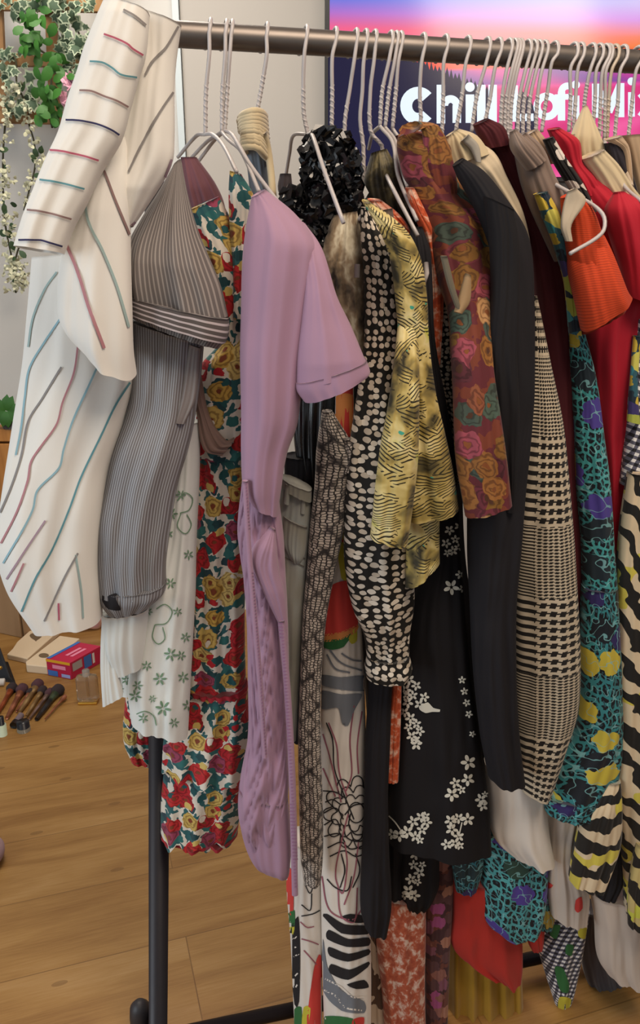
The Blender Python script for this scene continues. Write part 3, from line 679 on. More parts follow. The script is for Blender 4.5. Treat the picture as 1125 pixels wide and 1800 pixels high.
# make-up brushes
rose = solid('rose_gold', 'b9785c', .3, .7); gold = solid('pale_gold', 'b99a6a', .3, .7); blk = solid('black_lacquer', '15151a', .3); br_ = solid('dark_bristle', '2c2024', .9); plum = solid('plum_bristle', '4a2c34', .9); frr = solid('green_ferrule', '4b5a44', .35, .6); cop = solid('copper_handle', 'a0502c', .35, .5)
def brush(hx, hy, tx, ty, hm, bm, rr, label, fm=None):
    a, b = atz(hx, hy, .008), atz(tx, ty, .012); d = b - a; L = d.length
    t = thing('makeup_brush', a, label, 'brush', 'make-up brushes laid out on the floor')
    P_().tube([a + Vector((0, 0, 0)), a + d * .3, a + d * .55], [rr * .55, rr * .8, rr * .8], 12).build('handle', hm, t)
    P_().tube([a + d * .55, a + d * .62, a + d * .76], [rr * .8, rr * .85, rr * 1.25], 12).build('ferrule', fm or hm, t)
    P_().tube([a + d * .76, a + d * .85, a + d * .95, a + d], [rr * 1.2, rr * 1.9, rr * 1.7, rr * .6], 14).build('bristles', bm, t)
brush(-4, 1254, 24, 1204, cop, br_, .009, 'copper handled brush with black bristles, leftmost of the row')
brush(12, 1262, 42, 1206, rose, plum, .010, 'rose gold brush with plum bristles, beside the copper handled one')
brush(29, 1250, 56, 1212, rose, br_, .006, 'slim rose gold brush lying between two wide-headed brushes')
brush(34, 1252, 70, 1198, gold, plum, .010, 'gold brush with the highest plum bristle head in the row')
brush(46, 1259, 78, 1208, gold, br_, .0075, 'thin gold brush with small black bristles right of the highest head')
brush(52, 1263, 91, 1212, solid('grey_rose_metal', '9a8078', .3, .7), plum, .007, 'grey rose brush lying next to the black handled brush')
brush(64, 1264, 106, 1208, blk, br_, .011, 'black handled brush with a green metal collar', frr)
brush(79, 1264, 116, 1222, rose, rose, .004, 'thin rose gold stick at the right end of the brush row')
p0 = atz(24, 1281); p1 = atz(36, 1266); t = thing('lip_tube', p0, 'short grey tube with a black cap below the brushes', 'tube')
P_().tube([p0 + Vector((0, 0, .011)), p0 * .6 + p1 * .4 + Vector((0, 0, .011))], .011, 14).build('cap', blk, t); P_().tube([p0 * .6 + p1 * .4 + Vector((0, 0, .011)), p1 + Vector((0, .01, .011))], .0095, 14).build('tube_body', solid('mauve_plastic', '8a7c86', .4), t)
p0 = atz(42, 1284); t = thing('jar', p0, 'round jar with a black lid below the brush row', 'jar')
P_().tube([p0 + Vector((0, 0, .0)), p0 + Vector((0, 0, .012))], .019, 22).build('glass_base', m_clear('jar_glass', 'c8b8a0', .1, .7), t); P_().tube([p0 + Vector((0, 0, .0122)), p0 + Vector((0, 0, .03))], .018, 22).build('lid', blk, t)
p0 = atz(5, 1292); t = thing('polish_bottle', p0, 'small pale green bottle with a black cap at the left edge', 'bottle')
P_().tube([p0, p0 + Vector((0, 0, .035))], .013, 16).build('bottle_body', solid('pale_green_plastic', 'b9c4a8', .4), t); P_().tube([p0 + Vector((0, 0, .0352)), p0 + Vector((0, 0, .06))], .009, 14).build('cap', blk, t)
q = [atz(-30, 1190), atz(22, 1198), atz(10, 1165), atz(-30, 1160)]; t = thing('pouch', q[0], 'black leather pouch standing at the left edge behind the brushes', 'pouch')
pp = P_(); n = 4; top = [q[0] * .3 + q[3] * .7 + Vector((0, 0, .1)), q[1] * .35 + q[2] * .65 + Vector((-.02, 0, .1)), q[2] + Vector((-.02, 0, .1)), q[3] + Vector((0, 0, .1))]
pp.add(q + top, [(0, 1, 2, 3), (4, 5, 6, 7), (0, 1, 5, 4), (1, 2, 6, 5), (2, 3, 7, 6), (3, 0, 4, 7)], None, 0, False); pp.build('pouch_body', plain('black_leather', '17161a', .5, 0, .3), t, .008)
c_ = atz(4, 1190, .05); P_().ball(c_ + Vector((0, -.004, 0.035)), .006, 0, 8).build('stud', solid('brass_stud', 'b08a3c', .3, .8), t)
c_ = atz(2, 1206); tag(P_().tube([c_ + Vector((-.04, 0, .012)), c_ + Vector((0.01, .005, .012))], .012, 14).build('cotton_roll', wht), 'small white roll in front of the black pouch', 'roll')
# toe of a pale slipper at the left edge
sf = atz(-14, 1516); s_ = P_(); s_.ball(sf + Vector((-.0, .0, .028)), .03, 0, 16, (1.0, 1.5, .9), .15); s_.v = [(a, b, max(c__, .003)) for a, b, c__ in s_.v]
s_.ball(sf + Vector((-.06, .0, .03)), .04, 0, 14, (1.6, 1.25, .72)); s_.v = [(a, b, max(c__, .003)) for a, b, c__ in s_.v]
tag(s_.build('slipper', plain('pale_pink_cloth', 'a88c90', .8)), 'rounded toe of a pale pink slipper at the left edge', 'slipper')

# ------------------------------------------------------------------ the clothes rack
RX0, RX1 = A(318, 61, 0), None
zr = A(318, 61, 0).z
def railpt(px):      # centre of the rail above column px
    Y = RY(px); d = ray(px, 60)
    x = (px - W / 2) / F
    # solve for z = zr at that column
    dd = None; lo, hi = -200, 600
    for _ in range(50):
        m_ = (lo + hi) / 2; p = at(px, m_, Y)
        if p.z > zr: lo = m_
        else: hi = m_
    return at(px, lo, Y)
ra = railpt(268); rbp = railpt(1125); dirr = (rbp - ra).normalized(); rb = ra + dirr * 1.15
rack = thing('clothes_rack', Vector((ra.x, ra.y, 0)), 'metal clothes rail on dark posts, loaded with garments', 'clothes rack')
P_().tube([ra + (rb - ra) * t for t in np.linspace(0, 1, 40)], .0138, 20).build('rail', MT['chrome'], rack)
pb0 = A(279, 1750, 0); postx = pb0.x; postb = Vector((pb0.x, pb0.y, 0))
topp = Vector((ra.x, ra.y, zr + .012)); pbase = A(279, 1790, 0); pbase.z = .05
s_dir = (A(278, 1790, 0) - A(280, 1290, 0)); a_ = A(280, 1290, 0); b_ = A(278, 1790, 0)
def zat(z): t = (z - a_.z) / (b_.z - a_.z); return a_ + (b_ - a_) * t
P_().tube([zat(.03), zat(.9)], .0158, 20).build('lower_post', MT['blackmetal'], rack)
P_().tube([zat(.9), topp], .0118, 18).build('upper_post', MT['blackmetal'], rack)
off2 = dirr * 1.12
P_().tube([zat(.03) + off2, zat(.9) + off2], .0158, 20).build('lower_post', MT['blackmetal'], rack)
P_().tube([zat(.9) + off2, topp + off2], .0118, 18).build('upper_post', MT['blackmetal'], rack)
P_().tube([zat(.045), zat(.045) + off2], .0125, 16).build('base_rail', MT['blackmetal'], rack)
for k in (0, 1):
    c = zat(.045) + off2 * k; perp = Vector((-dirr.y, dirr.x, 0))
    P_().tube([c - perp * .30, c + perp * .05], .0125, 16).build('foot_bar', MT['blackmetal'], rack)
    for sgn in (-1,):
        e = c + perp * (.05 if sgn > 0 else -.30); P_().tube([e + Vector((-.012, 0, .025)) , e + Vector((.012, 0, .025))], .025, 20).build('wheel', MT['rubber'], rack)
c = at(247, 1786, RY(247) + .05); cap_ = P_(); cap_.tube([c + Vector((0, 0, -.04)), c + Vector((0, 0, .0)), c + Vector((0, 0, .022)), c + Vector((0, 0, .031)), c + Vector((0, 0, .034))], [.019, .019, .017, .010, .003], 16)
cap_.build('brake_cap', solid('dark_plastic', '2a272a', .5), rack)
cn = P_(); cn.tube([c + Vector((0, 0, -.02)), zat(.04)], .01, 10).build('brake_arm', MT['blackmetal'], rack)
# ------------------------------------------------------------------ wire hangers on the rail
def railY(px): return railpt(px)
def hanger(hx, neck, arms, label, mat='wire', twist=True, r=.0023, cat='hanger', lean=0):
    """hx: column of the hook; neck: (x, y) pixels from the rail down to the fork; arms: lists of (x, y, o)"""
    c = railpt(hx); perp = Vector((-dirr.y, dirr.x, 0))          # away from the camera
    t = thing('wire_hanger', c, label, cat, 'wire hangers hooked on the rail')
    R = .0138 + r + .0012; pts = []
    for k in range(0, 15):
        a = math.radians(-35 + k * (215 / 14)); pts.append(c + perp * (math.cos(a) * R) + Vector((0, 0, math.sin(a) * R)) + dirr * (.004 * math.sin(a)))
    end = pts[-1]
    nk = [end] 
    for k, (x, y) in enumerate(neck): nk.append(A(x, y, (.0195, .014, .010)[min(k, 2)]))
    q = catmull([tuple(v) for v in nk], 26)
    h = P_(); h.tube(pts[:-1] + [Vector(v) for v in q], r, 8)
    h.build('hook', MT[mat], t)
    if twist:
        sp = P_(); P2 = []
        for k in range(60):
            u = .48 + .45 * k / 59; p = Vector(q[min(25, int(u * 25))]) * (1 - (u * 25) % 1) + Vector(q[min(25, int(u * 25) + 1)]) * ((u * 25) % 1)
            a = k * .75; P2.append(p + Vector((math.cos(a), math.sin(a), 0)) * r * .6)
        sp.tube(P2, r * .7, 6); sp.build('twisted_neck', MT[mat], t)
    J = Vector(q[-1])
    for arm in arms:
        w = P_(); w.tube([J] + [Vector(v) for v in catmull([tuple(J)] + [tuple(A(*a)) for a in arm], 7 * len(arm) + 2)][1:], r, 8); w.build('shoulder_wire', MT[mat], t)
    return t
hanger(365, [(368, 95), (362, 160), (361, 236)], [[(346, 238, -.02), (313, 276, -.10)], [(373, 236, .03), (392, 255, .06), (416, 302, .12)]], 'wire hanger nearest the striped shirt, above the dark mauve lining')
hanger(393, [(396, 95), (391, 160), (390, 232)], [[(365, 248, -.03), (336, 278, -.10)], [(402, 246, .04), (424, 266, .07), (455, 336, .14)]], 'wire hanger left of a touching pair, its arm ending at the lilac neckline')
hanger(403, [(404, 95), (400, 150), (395, 230)], [[(378, 245, -.03), (347, 286, -.10)], [(408, 236, .04), (440, 290, .10), (494, 362, .16)]], 'wire hanger carrying the lilac t-shirt dress')
hanger(464, [(469, 95), (462, 140), (452, 196)], [[(448, 215, -.02), (437, 235, -.04)]], 'wire hanger with the knotted cream strap')
hanger(533, [(535, 95), (533, 150), (534, 200), (541, 236)], [[(516, 238, -.03), (509, 270, -.08), (503, 306, -.12)], [(550, 240, .09), (570, 300, .15), (604, 392, .19)]], 'wire hanger in front of the black sequinned top, standing alone left of the screen')
hanger(584, [(584, 100), (584, 170), (583, 232)], [], 'wire hanger at the left edge of the television, sunk in the black sequins')
hanger(620, [(622, 110), (616, 150), (606, 230), (620, 256), (622, 286)], [], 'wire hanger with a bent hook end right of the black sequins')
hanger(637, [(639, 110), (637, 160), (633, 210), (639, 262), (638, 370)], [[(632, 385, .12)]], 'wire hanger dropping straight to the spotted blouse')
hanger(653, [(657, 110), (651, 160), (652, 232), (671, 256), (676, 300)], [[(690, 330, .12), (734, 414, .17)]], 'wire hanger with the longest arm, reaching the charcoal top')
hanger(681, [(683, 110), (672, 160), (668, 222)], [[(655, 235, -.02), (648, 262, -.05)], [(690, 250, .04), (700, 310, .08), (733, 388, .13)]], 'wire hanger left in the bunch of three before the letter C')
hanger(690, [(693, 110), (684, 160), (677, 224)], [[(695, 248, .03), (706, 300, .07), (716, 328, .10)]], 'wire hanger in the middle of the bunch of three before the letter C')
hanger(698, [(700, 110), (696, 160), (690, 226)], [[(716, 268, .03), (728, 320, .06), (742, 372, .09)]], 'wire hanger right in the bunch of three before the letter C')
hanger(738, [(741, 110), (738, 160), (738, 226), (718, 256)], [], 'wire hanger crossing the letter C of the title')
hanger(777, [(780, 110), (779, 170), (777, 240)], [], 'wire hanger crossing the letter h of the title')
hanger(816, [(818, 115), (812, 170), (800, 236)], [[(790, 256, -.01), (772, 259, -.03)], [(806, 262, .03), (812, 278, .05), (826, 292, .07)]], 'wire hanger left of the dotted letter i, above the black coat')
hanger(850, [(852, 120), (838, 170), (829, 232)], [], 'wire hanger over the first letter l of Chill')
hanger(870, [(870, 120), (862, 170), (850, 236), (862, 245)], [], 'wire hanger with its end turned out over the maroon collar')
for (hx, nx_, lb) in ((888, 882, 'wire hanger just right of the word Chill'), (897, 889, 'wire hanger leftmost in the dense bunch after Chill'), (907, 899, 'wire hanger second from left in the dense bunch after Chill'),
                      (921, 912, 'wire hanger third from left in the dense bunch after Chill'), (931, 921, 'wire hanger fourth from left in the dense bunch after Chill'),
                      (940, 931, 'wire hanger fifth from left in the dense bunch, at the letter o'), (950, 944, 'wire hanger behind the middle of the letter o')):
    hanger(hx, [(hx + 1, 130), (nx_, 180), (nx_ - 2, 240)], [], lb)
hanger(968, [(970, 110), (964, 150), (958, 190), (952, 232)], [], 'wire hanger between the letters o and f')
hanger(902, [(903, 130), (894, 180), (895, 246), (906, 254)], [[(920, 253, .05), (934, 293, .08), (978, 325, .12), (1043, 361, .165), (1062, 382, .18), (1058, 410, .19), (1002, 446, .20)], [(940, 300, .04), (975, 340, .06)]], 'wire hanger bending round the orange top to a squared white end')
t = hanger(1002, [(1003, 120), (1003, 170), (1000, 232)], [], 'wire hanger over the letter f')
hanger(1013, [(1016, 120), (1012, 170), (1006, 262)], [[(1034, 280, .05), (1040, 310, .07)]], 'wire hanger over the i of Lofi, under the cream collar')
hanger(1033, [(1037, 125), (1030, 160), (1026, 196)], [], 'wire hanger rising from the tip of the pointed cream collar')
hanger(1046, [(1048, 125), (1046, 170), (1042, 235)], [], 'wire hanger over the left leg of the letter M')
hanger(1057, [(1059, 125), (1056, 170), (1054, 240)], [], 'wire hanger left in the touching pair over the middle of the M')
hanger(1062, [(1065, 125), (1064, 170), (1062, 244)], [[(1076, 292, .05), (1100, 330, .10), (1130, 356, .14)]], 'wire hanger right in the touching pair over the middle of the M')
hanger(1073, [(1075, 125), (1070, 180), (1067, 244)], [[(1090, 268, .04), (1100, 300, .06), (1111, 326, .09)]], 'wire hanger over the right leg of the M, above the black lapel', 'wirecream')
hanger(1088, [(1090, 125), (1086, 180), (1080, 246)], [], 'wire hanger between the M and the i of Mix')
hanger(1115, [(1118, 125), (1111, 180), (1104, 246)], [[(1128, 266, .04)]], 'rightmost wire hanger in view, over the i of Mix')
# ------------------------------------------------------------------ garments
GR = 'garments hanging on the rail'
def one(name, rows, mats, label, cat, **k):
    p = P_().loft(rows, **k); o = p.build(name, mats); tag(o, label, cat, GR); return o
def fmid(rows):
    r = rows[0]; return (r[0], r[1]) if len(r) > 3 else ((r[1] + r[2]) / 2, r[0])
def groot(name, px, py, o, label, cat): return thing(name, A(px, py, o), label, cat, GR)
INK = dict(grey=solid('ink_grey', '8a8583', .85), red=solid('ink_red', 'b0566c', .85), teal=solid('ink_teal', '5c8f98', .85), brown=solid('ink_brown', '8a6f6c', .85),
  navy=solid('ink_navy', '2f2f55', .85), rose=solid('ink_rose', 'b27c82', .85), sage=solid('ink_sage', '9db3b0', .85), mauve=solid('ink_mauve', 'a78d99', .85), sky=solid('ink_sky', '8db2bd', .85), black=solid('ink_black', '1c1a1e', .85),
  white=solid('ink_white', 'd9d6c8', .85), green=solid('ink_green', '6f8f72', .85), slate=solid('ink_slate', '74787f', .85), coral=solid('ink_coral', 'd3413a', .8), yellow=solid('ink_yellow', 'c9bf3e', .8), leaf=solid('ink_leaf', '2f6b3a', .8), orange=solid('ink_orange', 'd98a4a', .8),
  wine=solid('ink_wine', '9b5a68', .85), violet=solid('ink_violet', '54407c', .85))

# 1 white striped shirt thrown over the rail end
SH = groot('striped_shirt', 150, 500, .15, 'big white shirt with thin multicoloured stripes thrown over the left end of the rail', 'shirt')
b = P_().loft([(60, 452, 215, 440), (50, 560, 228, 560), (42, 640, 234, 655), (26, 740, 214, 745), (12, 830, 188, 830), (-1, 925, 176, 930), (-2, 975, 172, 990), (16, 1035, 175, 1040), (55, 1093, 178, 1086)], o=.10, th=.035, amp=.005, freq=1.7, diag=4, crump=.001, seed=3, wander=.5, step=5)
S_ = [[(100, 478), (78, 510), (58, 560), (50, 610)], [(108, 558), (78, 602), (52, 648), (44, 700), (37, 755), (28, 800)], [(108, 645), (75, 700), (50, 740), (38, 800), (22, 850), (-1, 905)],
      [(138, 600), (130, 655), (110, 708), (100, 745), (72, 785), (55, 812), (49, 845), (30, 900), (2, 955)], [(183, 618), (155, 680), (128, 740), (112, 790), (104, 822), (66, 862), (58, 895), (38, 935), (6, 990)],
      [(228, 672), (203, 712), (178, 765), (143, 838), (122, 895), (92, 965), (62, 1018), (38, 1075)], [(80, 915), (46, 965), (12, 1018)], [(42, 990), (20, 1040)], [(137, 972), (112, 1018), (78, 1092)], [(133, 975), (143, 1040), (146, 1086)], [(103, 1060), (104, 1090)]]
mi = [7, 9, 1, 6, 9, 3, 8, 6, 1, 7, 2]
INKL = [MT['shirt'], INK['grey'], INK['red'], INK['teal'], INK['brown'], INK['navy'], INK['rose'], INK['sage'], INK['mauve'], INK['sky']]
for s_, m_ in zip(S_, mi): b.strokes([s_], m_, 3.4)
b.build('body', INKL, SH)
# back yoke on the right
b = P_().loft([(212, 8, 318, 44), (232, 70, 309, 110), (225, 140, 306, 165), (215, 210, 306, 240), (205, 290, 300, 292), (205, 350, 264, 352), (212, 400, 234, 398)], o=.155, th=.02, amp=.005, freq=1.3, crump=.001, seed=8, step=5, wander=.4)
b.strokes([[(313, 46), (290, 85), (268, 108), (255, 132)], [(304, 162), (285, 190), (263, 228), (245, 262), (226, 302)]], 1, 4); b.strokes([[(301, 280), (287, 318), (267, 360), (240, 388), (228, 398)]], 8, 4)
b.build('yoke', INKL, SH)
# hanging sleeve panel, ends in a slanting hem over the body
b = P_().loft([(196, 255, 226, 240), (165, 300, 228, 280), (140, 340, 228, 320), (122, 400, 228, 400), (108, 460, 229, 470), (104, 520, 231, 545), (110, 568, 233, 620), (148, 600, 236, 664)], o=.155, th=.028, amp=.006, freq=1.0, crump=.001, seed=5, step=5, wander=.4)
b.strokes([[(183, 300), (196, 335), (212, 375), (227, 412)]], 4, 4); b.strokes([[(148, 345), (156, 390), (180, 440), (205, 502), (226, 575)]], 7, 4.5); b.strokes([[(118, 432), (136, 475), (158, 545), (183, 612)]], 6, 5.5)
b.build('sleeve_panel', INKL, SH)
# folded sleeve with cross stripes
b = P_().loft([(184, 6, 262, 24), (150, 88, 255, 96), (138, 128, 243, 138), (120, 180, 228, 192), (104, 238, 212, 246), (80, 290, 178, 300), (58, 345, 152, 355), (42, 388, 128, 400), (28, 434, 110, 446)], o=.185, th=.022, amp=.003, freq=1.2, crump=.0008, seed=2, step=4, wander=.3)
for s_, m_ in (([(217, 17), (237, 28), (256, 44)], 1), ([(183, 60), (205, 68), (225, 78), (232, 85), (251, 97)], 2), ([(158, 108), (180, 110), (198, 120), (212, 131), (240, 136)], 3), ([(140, 159), (160, 160), (185, 170), (205, 177), (225, 188)], 4),
               ([(116, 211), (140, 212), (170, 218), (195, 228), (209, 237)], 5), ([(88, 264), (110, 266), (150, 275), (173, 282)], 2), ([(70, 316), (100, 320), (148, 332)], 3), ([(48, 369), (75, 372), (125, 385)], 4), ([(33, 422), (70, 422), (85, 426), (109, 433)], 5)):
    b.strokes([s_], m_, 3.4)
b.build('sleeve', INKL, SH)

# 2 grey pinstripe balloon-sleeve blouse
PB = groot('pinstripe_blouse', 290, 560, .1, 'grey blouse with fine pinstripes and gathered cuffs behind the striped shirt', 'blouse')
pin = m_pinstripe('grey_pinstripe', '6f6761', '978f8a', .0029, .36, noise_c='655f60'); pinb = m_pinstripe('blue_grey_pinstripe', '66666c', '9fa2a8', .0027, .4, noise_c='7b7470'); cst = m_cuffstripe('cuff_stripe', '57504e', 'b9aeb0', .0058)
P_().loft([(305, 292, 318, 280), (278, 340, 331, 346), (250, 385, 348, 405), (226, 432, 368, 455), (220, 480, 388, 505), (222, 520, 400, 556)], o=.12, th=.045, amp=.009, freq=2.2, seed=11, crump=.005, wander=1.6).build('shoulder', pin, PB)
P_().loft([(220, 516, 402, 560), (221, 530, 402, 585), (224, 548, 396, 603)], o=.13, th=.042, amp=.002, freq=2.2, seed=12, step=3).build('band', cst, PB)
P_().loft([(224, 546, 396, 598), (232, 556, 385, 612)], o=.122, th=.04, amp=.006, freq=8, seed=12, step=2).build('gathered_frill', pin, PB)
P_().loft([(222, 555, 358, 600), (225, 640, 352, 665), (222, 700, 342, 735), (196, 780, 330, 790), (180, 850, 312, 850), (171, 910, 300, 920), (171, 970, 291, 985), (178, 1035, 290, 1032)], o=.095, th=.045, amp=.010, freq=2.4, diag=5, seed=14, crump=.005).build('sleeve', pinb, PB)
p = P_().loft([(177, 1028, 292, 1024), (180, 1052, 288, 1042), (196, 1078, 262, 1066)], o=.098, th=.04, amp=.003, freq=4, seed=15, step=3); p.patch([(176, 1018), (208, 1032), (204, 1052), (212, 1072), (190, 1070), (179, 1052)], 1, 2); p.build('cuff', [pinb, MT['charcoal']], PB)
P_().loft([(325, 600, 352, 612), (308, 690, 344, 700), (300, 740, 325, 745)], o=.125, th=.01, amp=.003, freq=2, seed=17).build('tie_end', plain('grey_satin', '8c8583', .5), PB)

# 3 white leaf-print dress
def sprig(x, y, s, a0=0.0, n=6):
    return [(x + math.cos(a0 + k * 6.283 / n) * s * .6, y + math.sin(a0 + k * 6.283 / n) * s * .6, s * .42, s * .15, a0 + k * 6.283 / n) for k in range(n)]
LD = groot('leaf_print_dress', 280, 1000, .05, 'white linen dress printed with small green leaves, hem showing under the grey sleeve', 'dress')
lp = P_().loft([(300, 745, 352, 740), (292, 850, 350, 850), (286, 950, 345, 950), (255, 1050, 343, 1050), (236, 1130, 338, 1140), (226, 1200, 334, 1215), (232, 1262, 330, 1292)], o=.068, th=.03, amp=.005, freq=2.0, seed=21, crump=.002, step=5)
pet = []
for x, y, s, a in ((302, 903, 11, 0), (296, 938, 9, .6), (331, 975, 9, .4), (300, 1025, 10, 1), (238, 1223, 11, .3), (287, 1245, 14, .2), (322, 1190, 10, .4), (281, 1193, 12, 0), (252, 1262, 9, .5), (300, 1150, 12, .2), (318, 1152, 9, 1.2), (326, 1120, 9, .8), (318, 870, 9, 0), (312, 1075, 8, .4), (258, 1170, 9, .4), (242, 1205, 9, 0), (330, 1240, 10, .3), (306, 1270, 9, .9), (268, 1228, 7, .9), (246, 1120, 8, .4), (262, 1075, 7, .2)): pet += sprig(x, y, s, a)
lp.petals(pet, 1)
lp.strokes([[(275, 1070), (290, 1062), (303, 1075), (292, 1095), (272, 1098)], [(272, 1098), (268, 1120), (278, 1132), (290, 1122), (286, 1102)], [(312, 880), (325, 866), (338, 876), (332, 896), (316, 902)], [(318, 902), (312, 925), (326, 938), (336, 922), (328, 904)], [(240, 1255), (255, 1250), (270, 1258), (275, 1275)]], 1, 1.8)
lp.build('skirt', [MT['white'], INK['green']], LD)
P_().loft([(180, 1072, 262, 1066), (184, 1130, 256, 1130), (200, 1180, 250, 1170)], o=.085, th=.03, amp=.005, freq=1.3, seed=22).build('sleeve', MT['white'], LD)
P_().loft([(180, 1078, 204, 1078), (177, 1160, 206, 1160), (181, 1240, 216, 1222)], o=.095, th=.008, amp=.002, freq=1, seed=23).build('sash', MT['white'], LD)
p = P_().loft([(203, 1160, 240, 1160), (207, 1222, 236, 1218)], o=.06, th=.01, amp=.002, freq=1, seed=24); p.petals(sprig(212, 1180, 8) + sprig(222, 1195, 9, .4) + sprig(210, 1212, 8, .8), 1); p.build('underskirt', [MT['white'], INK['green']], LD)

# 4 floral tiered dress
flo = m_blotch('rose_print_viscose', 'd6cec0', [(50, .34, ['1f5254', '24404a', '2d6866', '1d4248'], None, 1, .25), (33, .44, ['ac1f28', 'c4a658', 'a81c26', 'd0b870', '96405a', 'c4a658', 'b8282a', 'c09c48', 'b21f28'], '7a3a20', 1, .12), (64, .30, ['b01f28', 'c9ae62', '1f5254', 'd6cec0'], None, 1, .55)], .014, .7, bg2='2a5c60', bscale=60)
FD = groot('floral_dress', 370, 900, .04, 'tiered dress with red and yellow roses on teal and white, left of the lilac dress', 'dress')
P_().loft([(404, 300, 424, 306), (402, 340, 446, 345), (404, 400, 448, 400), (410, 480, 446, 480), (410, 560, 440, 560)], o=.07, th=.02, amp=.004, freq=1.5, seed=31).build('strap', flo, FD)
P_().loft([(318, 375, 385, 345), (335, 405, 410, 395), (352, 450, 432, 450), (372, 520, 440, 520), (385, 600, 440, 600), (352, 645, 440, 645), (345, 720, 440, 720), (350, 800, 440, 800)], o=.045, th=.035, amp=.007, freq=2, seed=32).build('bodice', flo, FD)
P_().loft([(350, 790, 440, 790), (347, 900, 438, 900), (342, 1000, 432, 1000), (336, 1100, 430, 1100), (330, 1200, 432, 1205)], o=.035, th=.035, amp=.007, freq=2.6, seed=33, grow=.8).build('upper_tier', flo, FD)
P_().loft([(329, 1200, 434, 1200), (330, 1207, 436, 1207)], o=.04, th=.036, amp=.006, freq=7, seed=33, step=2).build('gathered_seam', plain('red_gather', 'a32632', .7), FD)
P_().loft([(324, 1208, 434, 1206), (292, 1280, 440, 1285), (285, 1345, 440, 1362)], o=.035, th=.04, amp=.009, freq=3.4, seed=34, hem=.006).build('middle_tier', flo, FD)
P_().loft([(290, 1345, 432, 1350), (284, 1400, 425, 1405), (283, 1465, 418, 1462)], o=.025, th=.038, amp=.009, freq=3.0, seed=35, hem=.008).build('lower_tier', flo, FD)
P_().loft([(284, 1462, 418, 1459), (284, 1467, 418, 1465)], o=.026, th=.038, amp=.009, freq=3.0, seed=35, hem=.0, step=2, grow=1).build('hem_binding', plain('red_binding', 'a32632', .7), FD)
P_().loft([(222, 1215, 272, 1215), (218, 1290, 272, 1300), (232, 1330, 278, 1338)], o=-.05, th=.025, amp=.005, freq=1.6, seed=36).build('side_flounce', flo, FD)
one('lined_camisole', [(318, 276, 345, 276), (322, 330, 378, 322), (330, 372, 395, 362), (340, 420, 400, 420)], MT['mauve'], 'dark mauve camisole lining under the first wire hanger', 'camisole', o=.0, th=.02, seed=38)
one('scarf', [(330, 660, 352, 650), (345, 720, 368, 730), (358, 790, 398, 775), (388, 800, 412, 770)], plain('beige_rose_satin', '8e7468', .5), 'dull beige satin sash end hanging against the rose print dress', 'sash', o=.082, th=.008, seed=39)

# 5 cream knotted strap
KS = groot('knotted_strap', 445, 250, .0, 'cream cotton strap twisted in a knot above the lilac neckline', 'strap')
kn = P_(); rk = random.Random(3)
for k in range(11):
    yy = 199 + k * 6; e1 = rk.uniform(-5, 5); sl = -7 + k * 1.6
    kn.tube([Vector(v) for v in catmull([tuple(A(420 + k * .6 + abs(e1), yy + 8, .0)), tuple(A(430, yy + e1 * .4 - sl * .3, .026)), tuple(A(446 + k * .4, yy - 3 + e1 * .5, .036)), tuple(A(460 + k * .5, yy + 6 + sl, .022)), tuple(A(466 + k * .6, yy + 12 + sl, .0))], 14)], .0042, 8)
kn.build('knot', MT['cream2'], KS)
P_().loft([(426, 250, 470, 250), (434, 290, 476, 300), (440, 345, 480, 350)], o=-.01, th=.02, amp=.003, seed=41).build('denim_strip', MT['denimblue'], KS)
P_().tube([Vector(v) for v in catmull([tuple(A(*q)) for q in ((462, 232, .03), (470, 258, .02), (476, 300, .02), (480, 345, .03))], 14)], .0045, 8).build('cord', MT['cream2'], KS)

# 6 lilac t-shirt dress
LI = groot('t_shirt_dress', 500, 700, .17, 'lilac jersey t-shirt dress with a short sleeve and ruched skirt', 'dress')
P_().loft([(442, 346, 466, 333), (438, 368, 520, 378), (431, 410, 556, 428), (426, 460, 556, 470), (424, 540, 545, 540), (422, 620, 532, 640), (424, 720, 524, 740), (424, 800, 504, 800), (428, 860, 494, 862), (442, 882, 488, 906)], o=.165, th=.04, amp=.0075, freq=1.9, seed=51, wander=.35, crump=.0006, step=5, sq=.9).build('body', MT['lilac'], LI)
P_().loft([(524, 396, 538, 400, .15), (521, 440, 568, 446, .178), (530, 500, 592, 520, .19), (526, 560, 618, 575, .19), (520, 620, 636, 618, .19), (518, 676, 648, 648, .19)], o=.19, th=.036, amp=.004, freq=1.4, seed=53, wander=.4, crump=.0006, step=5).build('sleeve', MT['lilac'], LI)
P_().loft([(518, 670, 644, 632), (520, 684, 650, 650), (534, 703, 648, 655)], o=.193, th=.034, amp=.002, freq=1.2, seed=53, step=3).build('sleeve_hem', MT['lilac'], LI)
P_().loft([(432, 780, 490, 780), (424, 860, 490, 870), (418, 930, 498, 940), (428, 1010, 502, 1010), (434, 1090, 506, 1090), (436, 1180, 508, 1180), (436, 1290, 508, 1290), (422, 1370, 508, 1380), (420, 1430, 500, 1440), (440, 1480, 502, 1480)], o=.14, th=.032, amp=.006, freq=1.6, seed=54, ruch=.006, diag=6, step=4).build('ruched_skirt', MT['lilac'], LI)
P_().loft([(474, 925, 484, 930), (440, 975, 490, 1000), (464, 1040, 500, 1040), (492, 1100, 506, 1100)], o=.172, th=.014, amp=.004, freq=1, seed=55).build('drape', MT['lilac'], LI)
P_().loft([(420, 1380, 506, 1400), (424, 1450, 512, 1480), (446, 1505, 510, 1522), (484, 1532, 508, 1536)], o=.145, th=.028, amp=.004, freq=1.2, seed=56).build('flared_hem', MT['lilac'], LI)
tp = P_().loft([(426, 845, 436, 845), (431, 950, 441, 950), (442, 1080, 452, 1080), (452, 1200, 462, 1200), (462, 1330, 470, 1330)], o=.183, th=.004, amp=.0, seed=57, crump=0); 
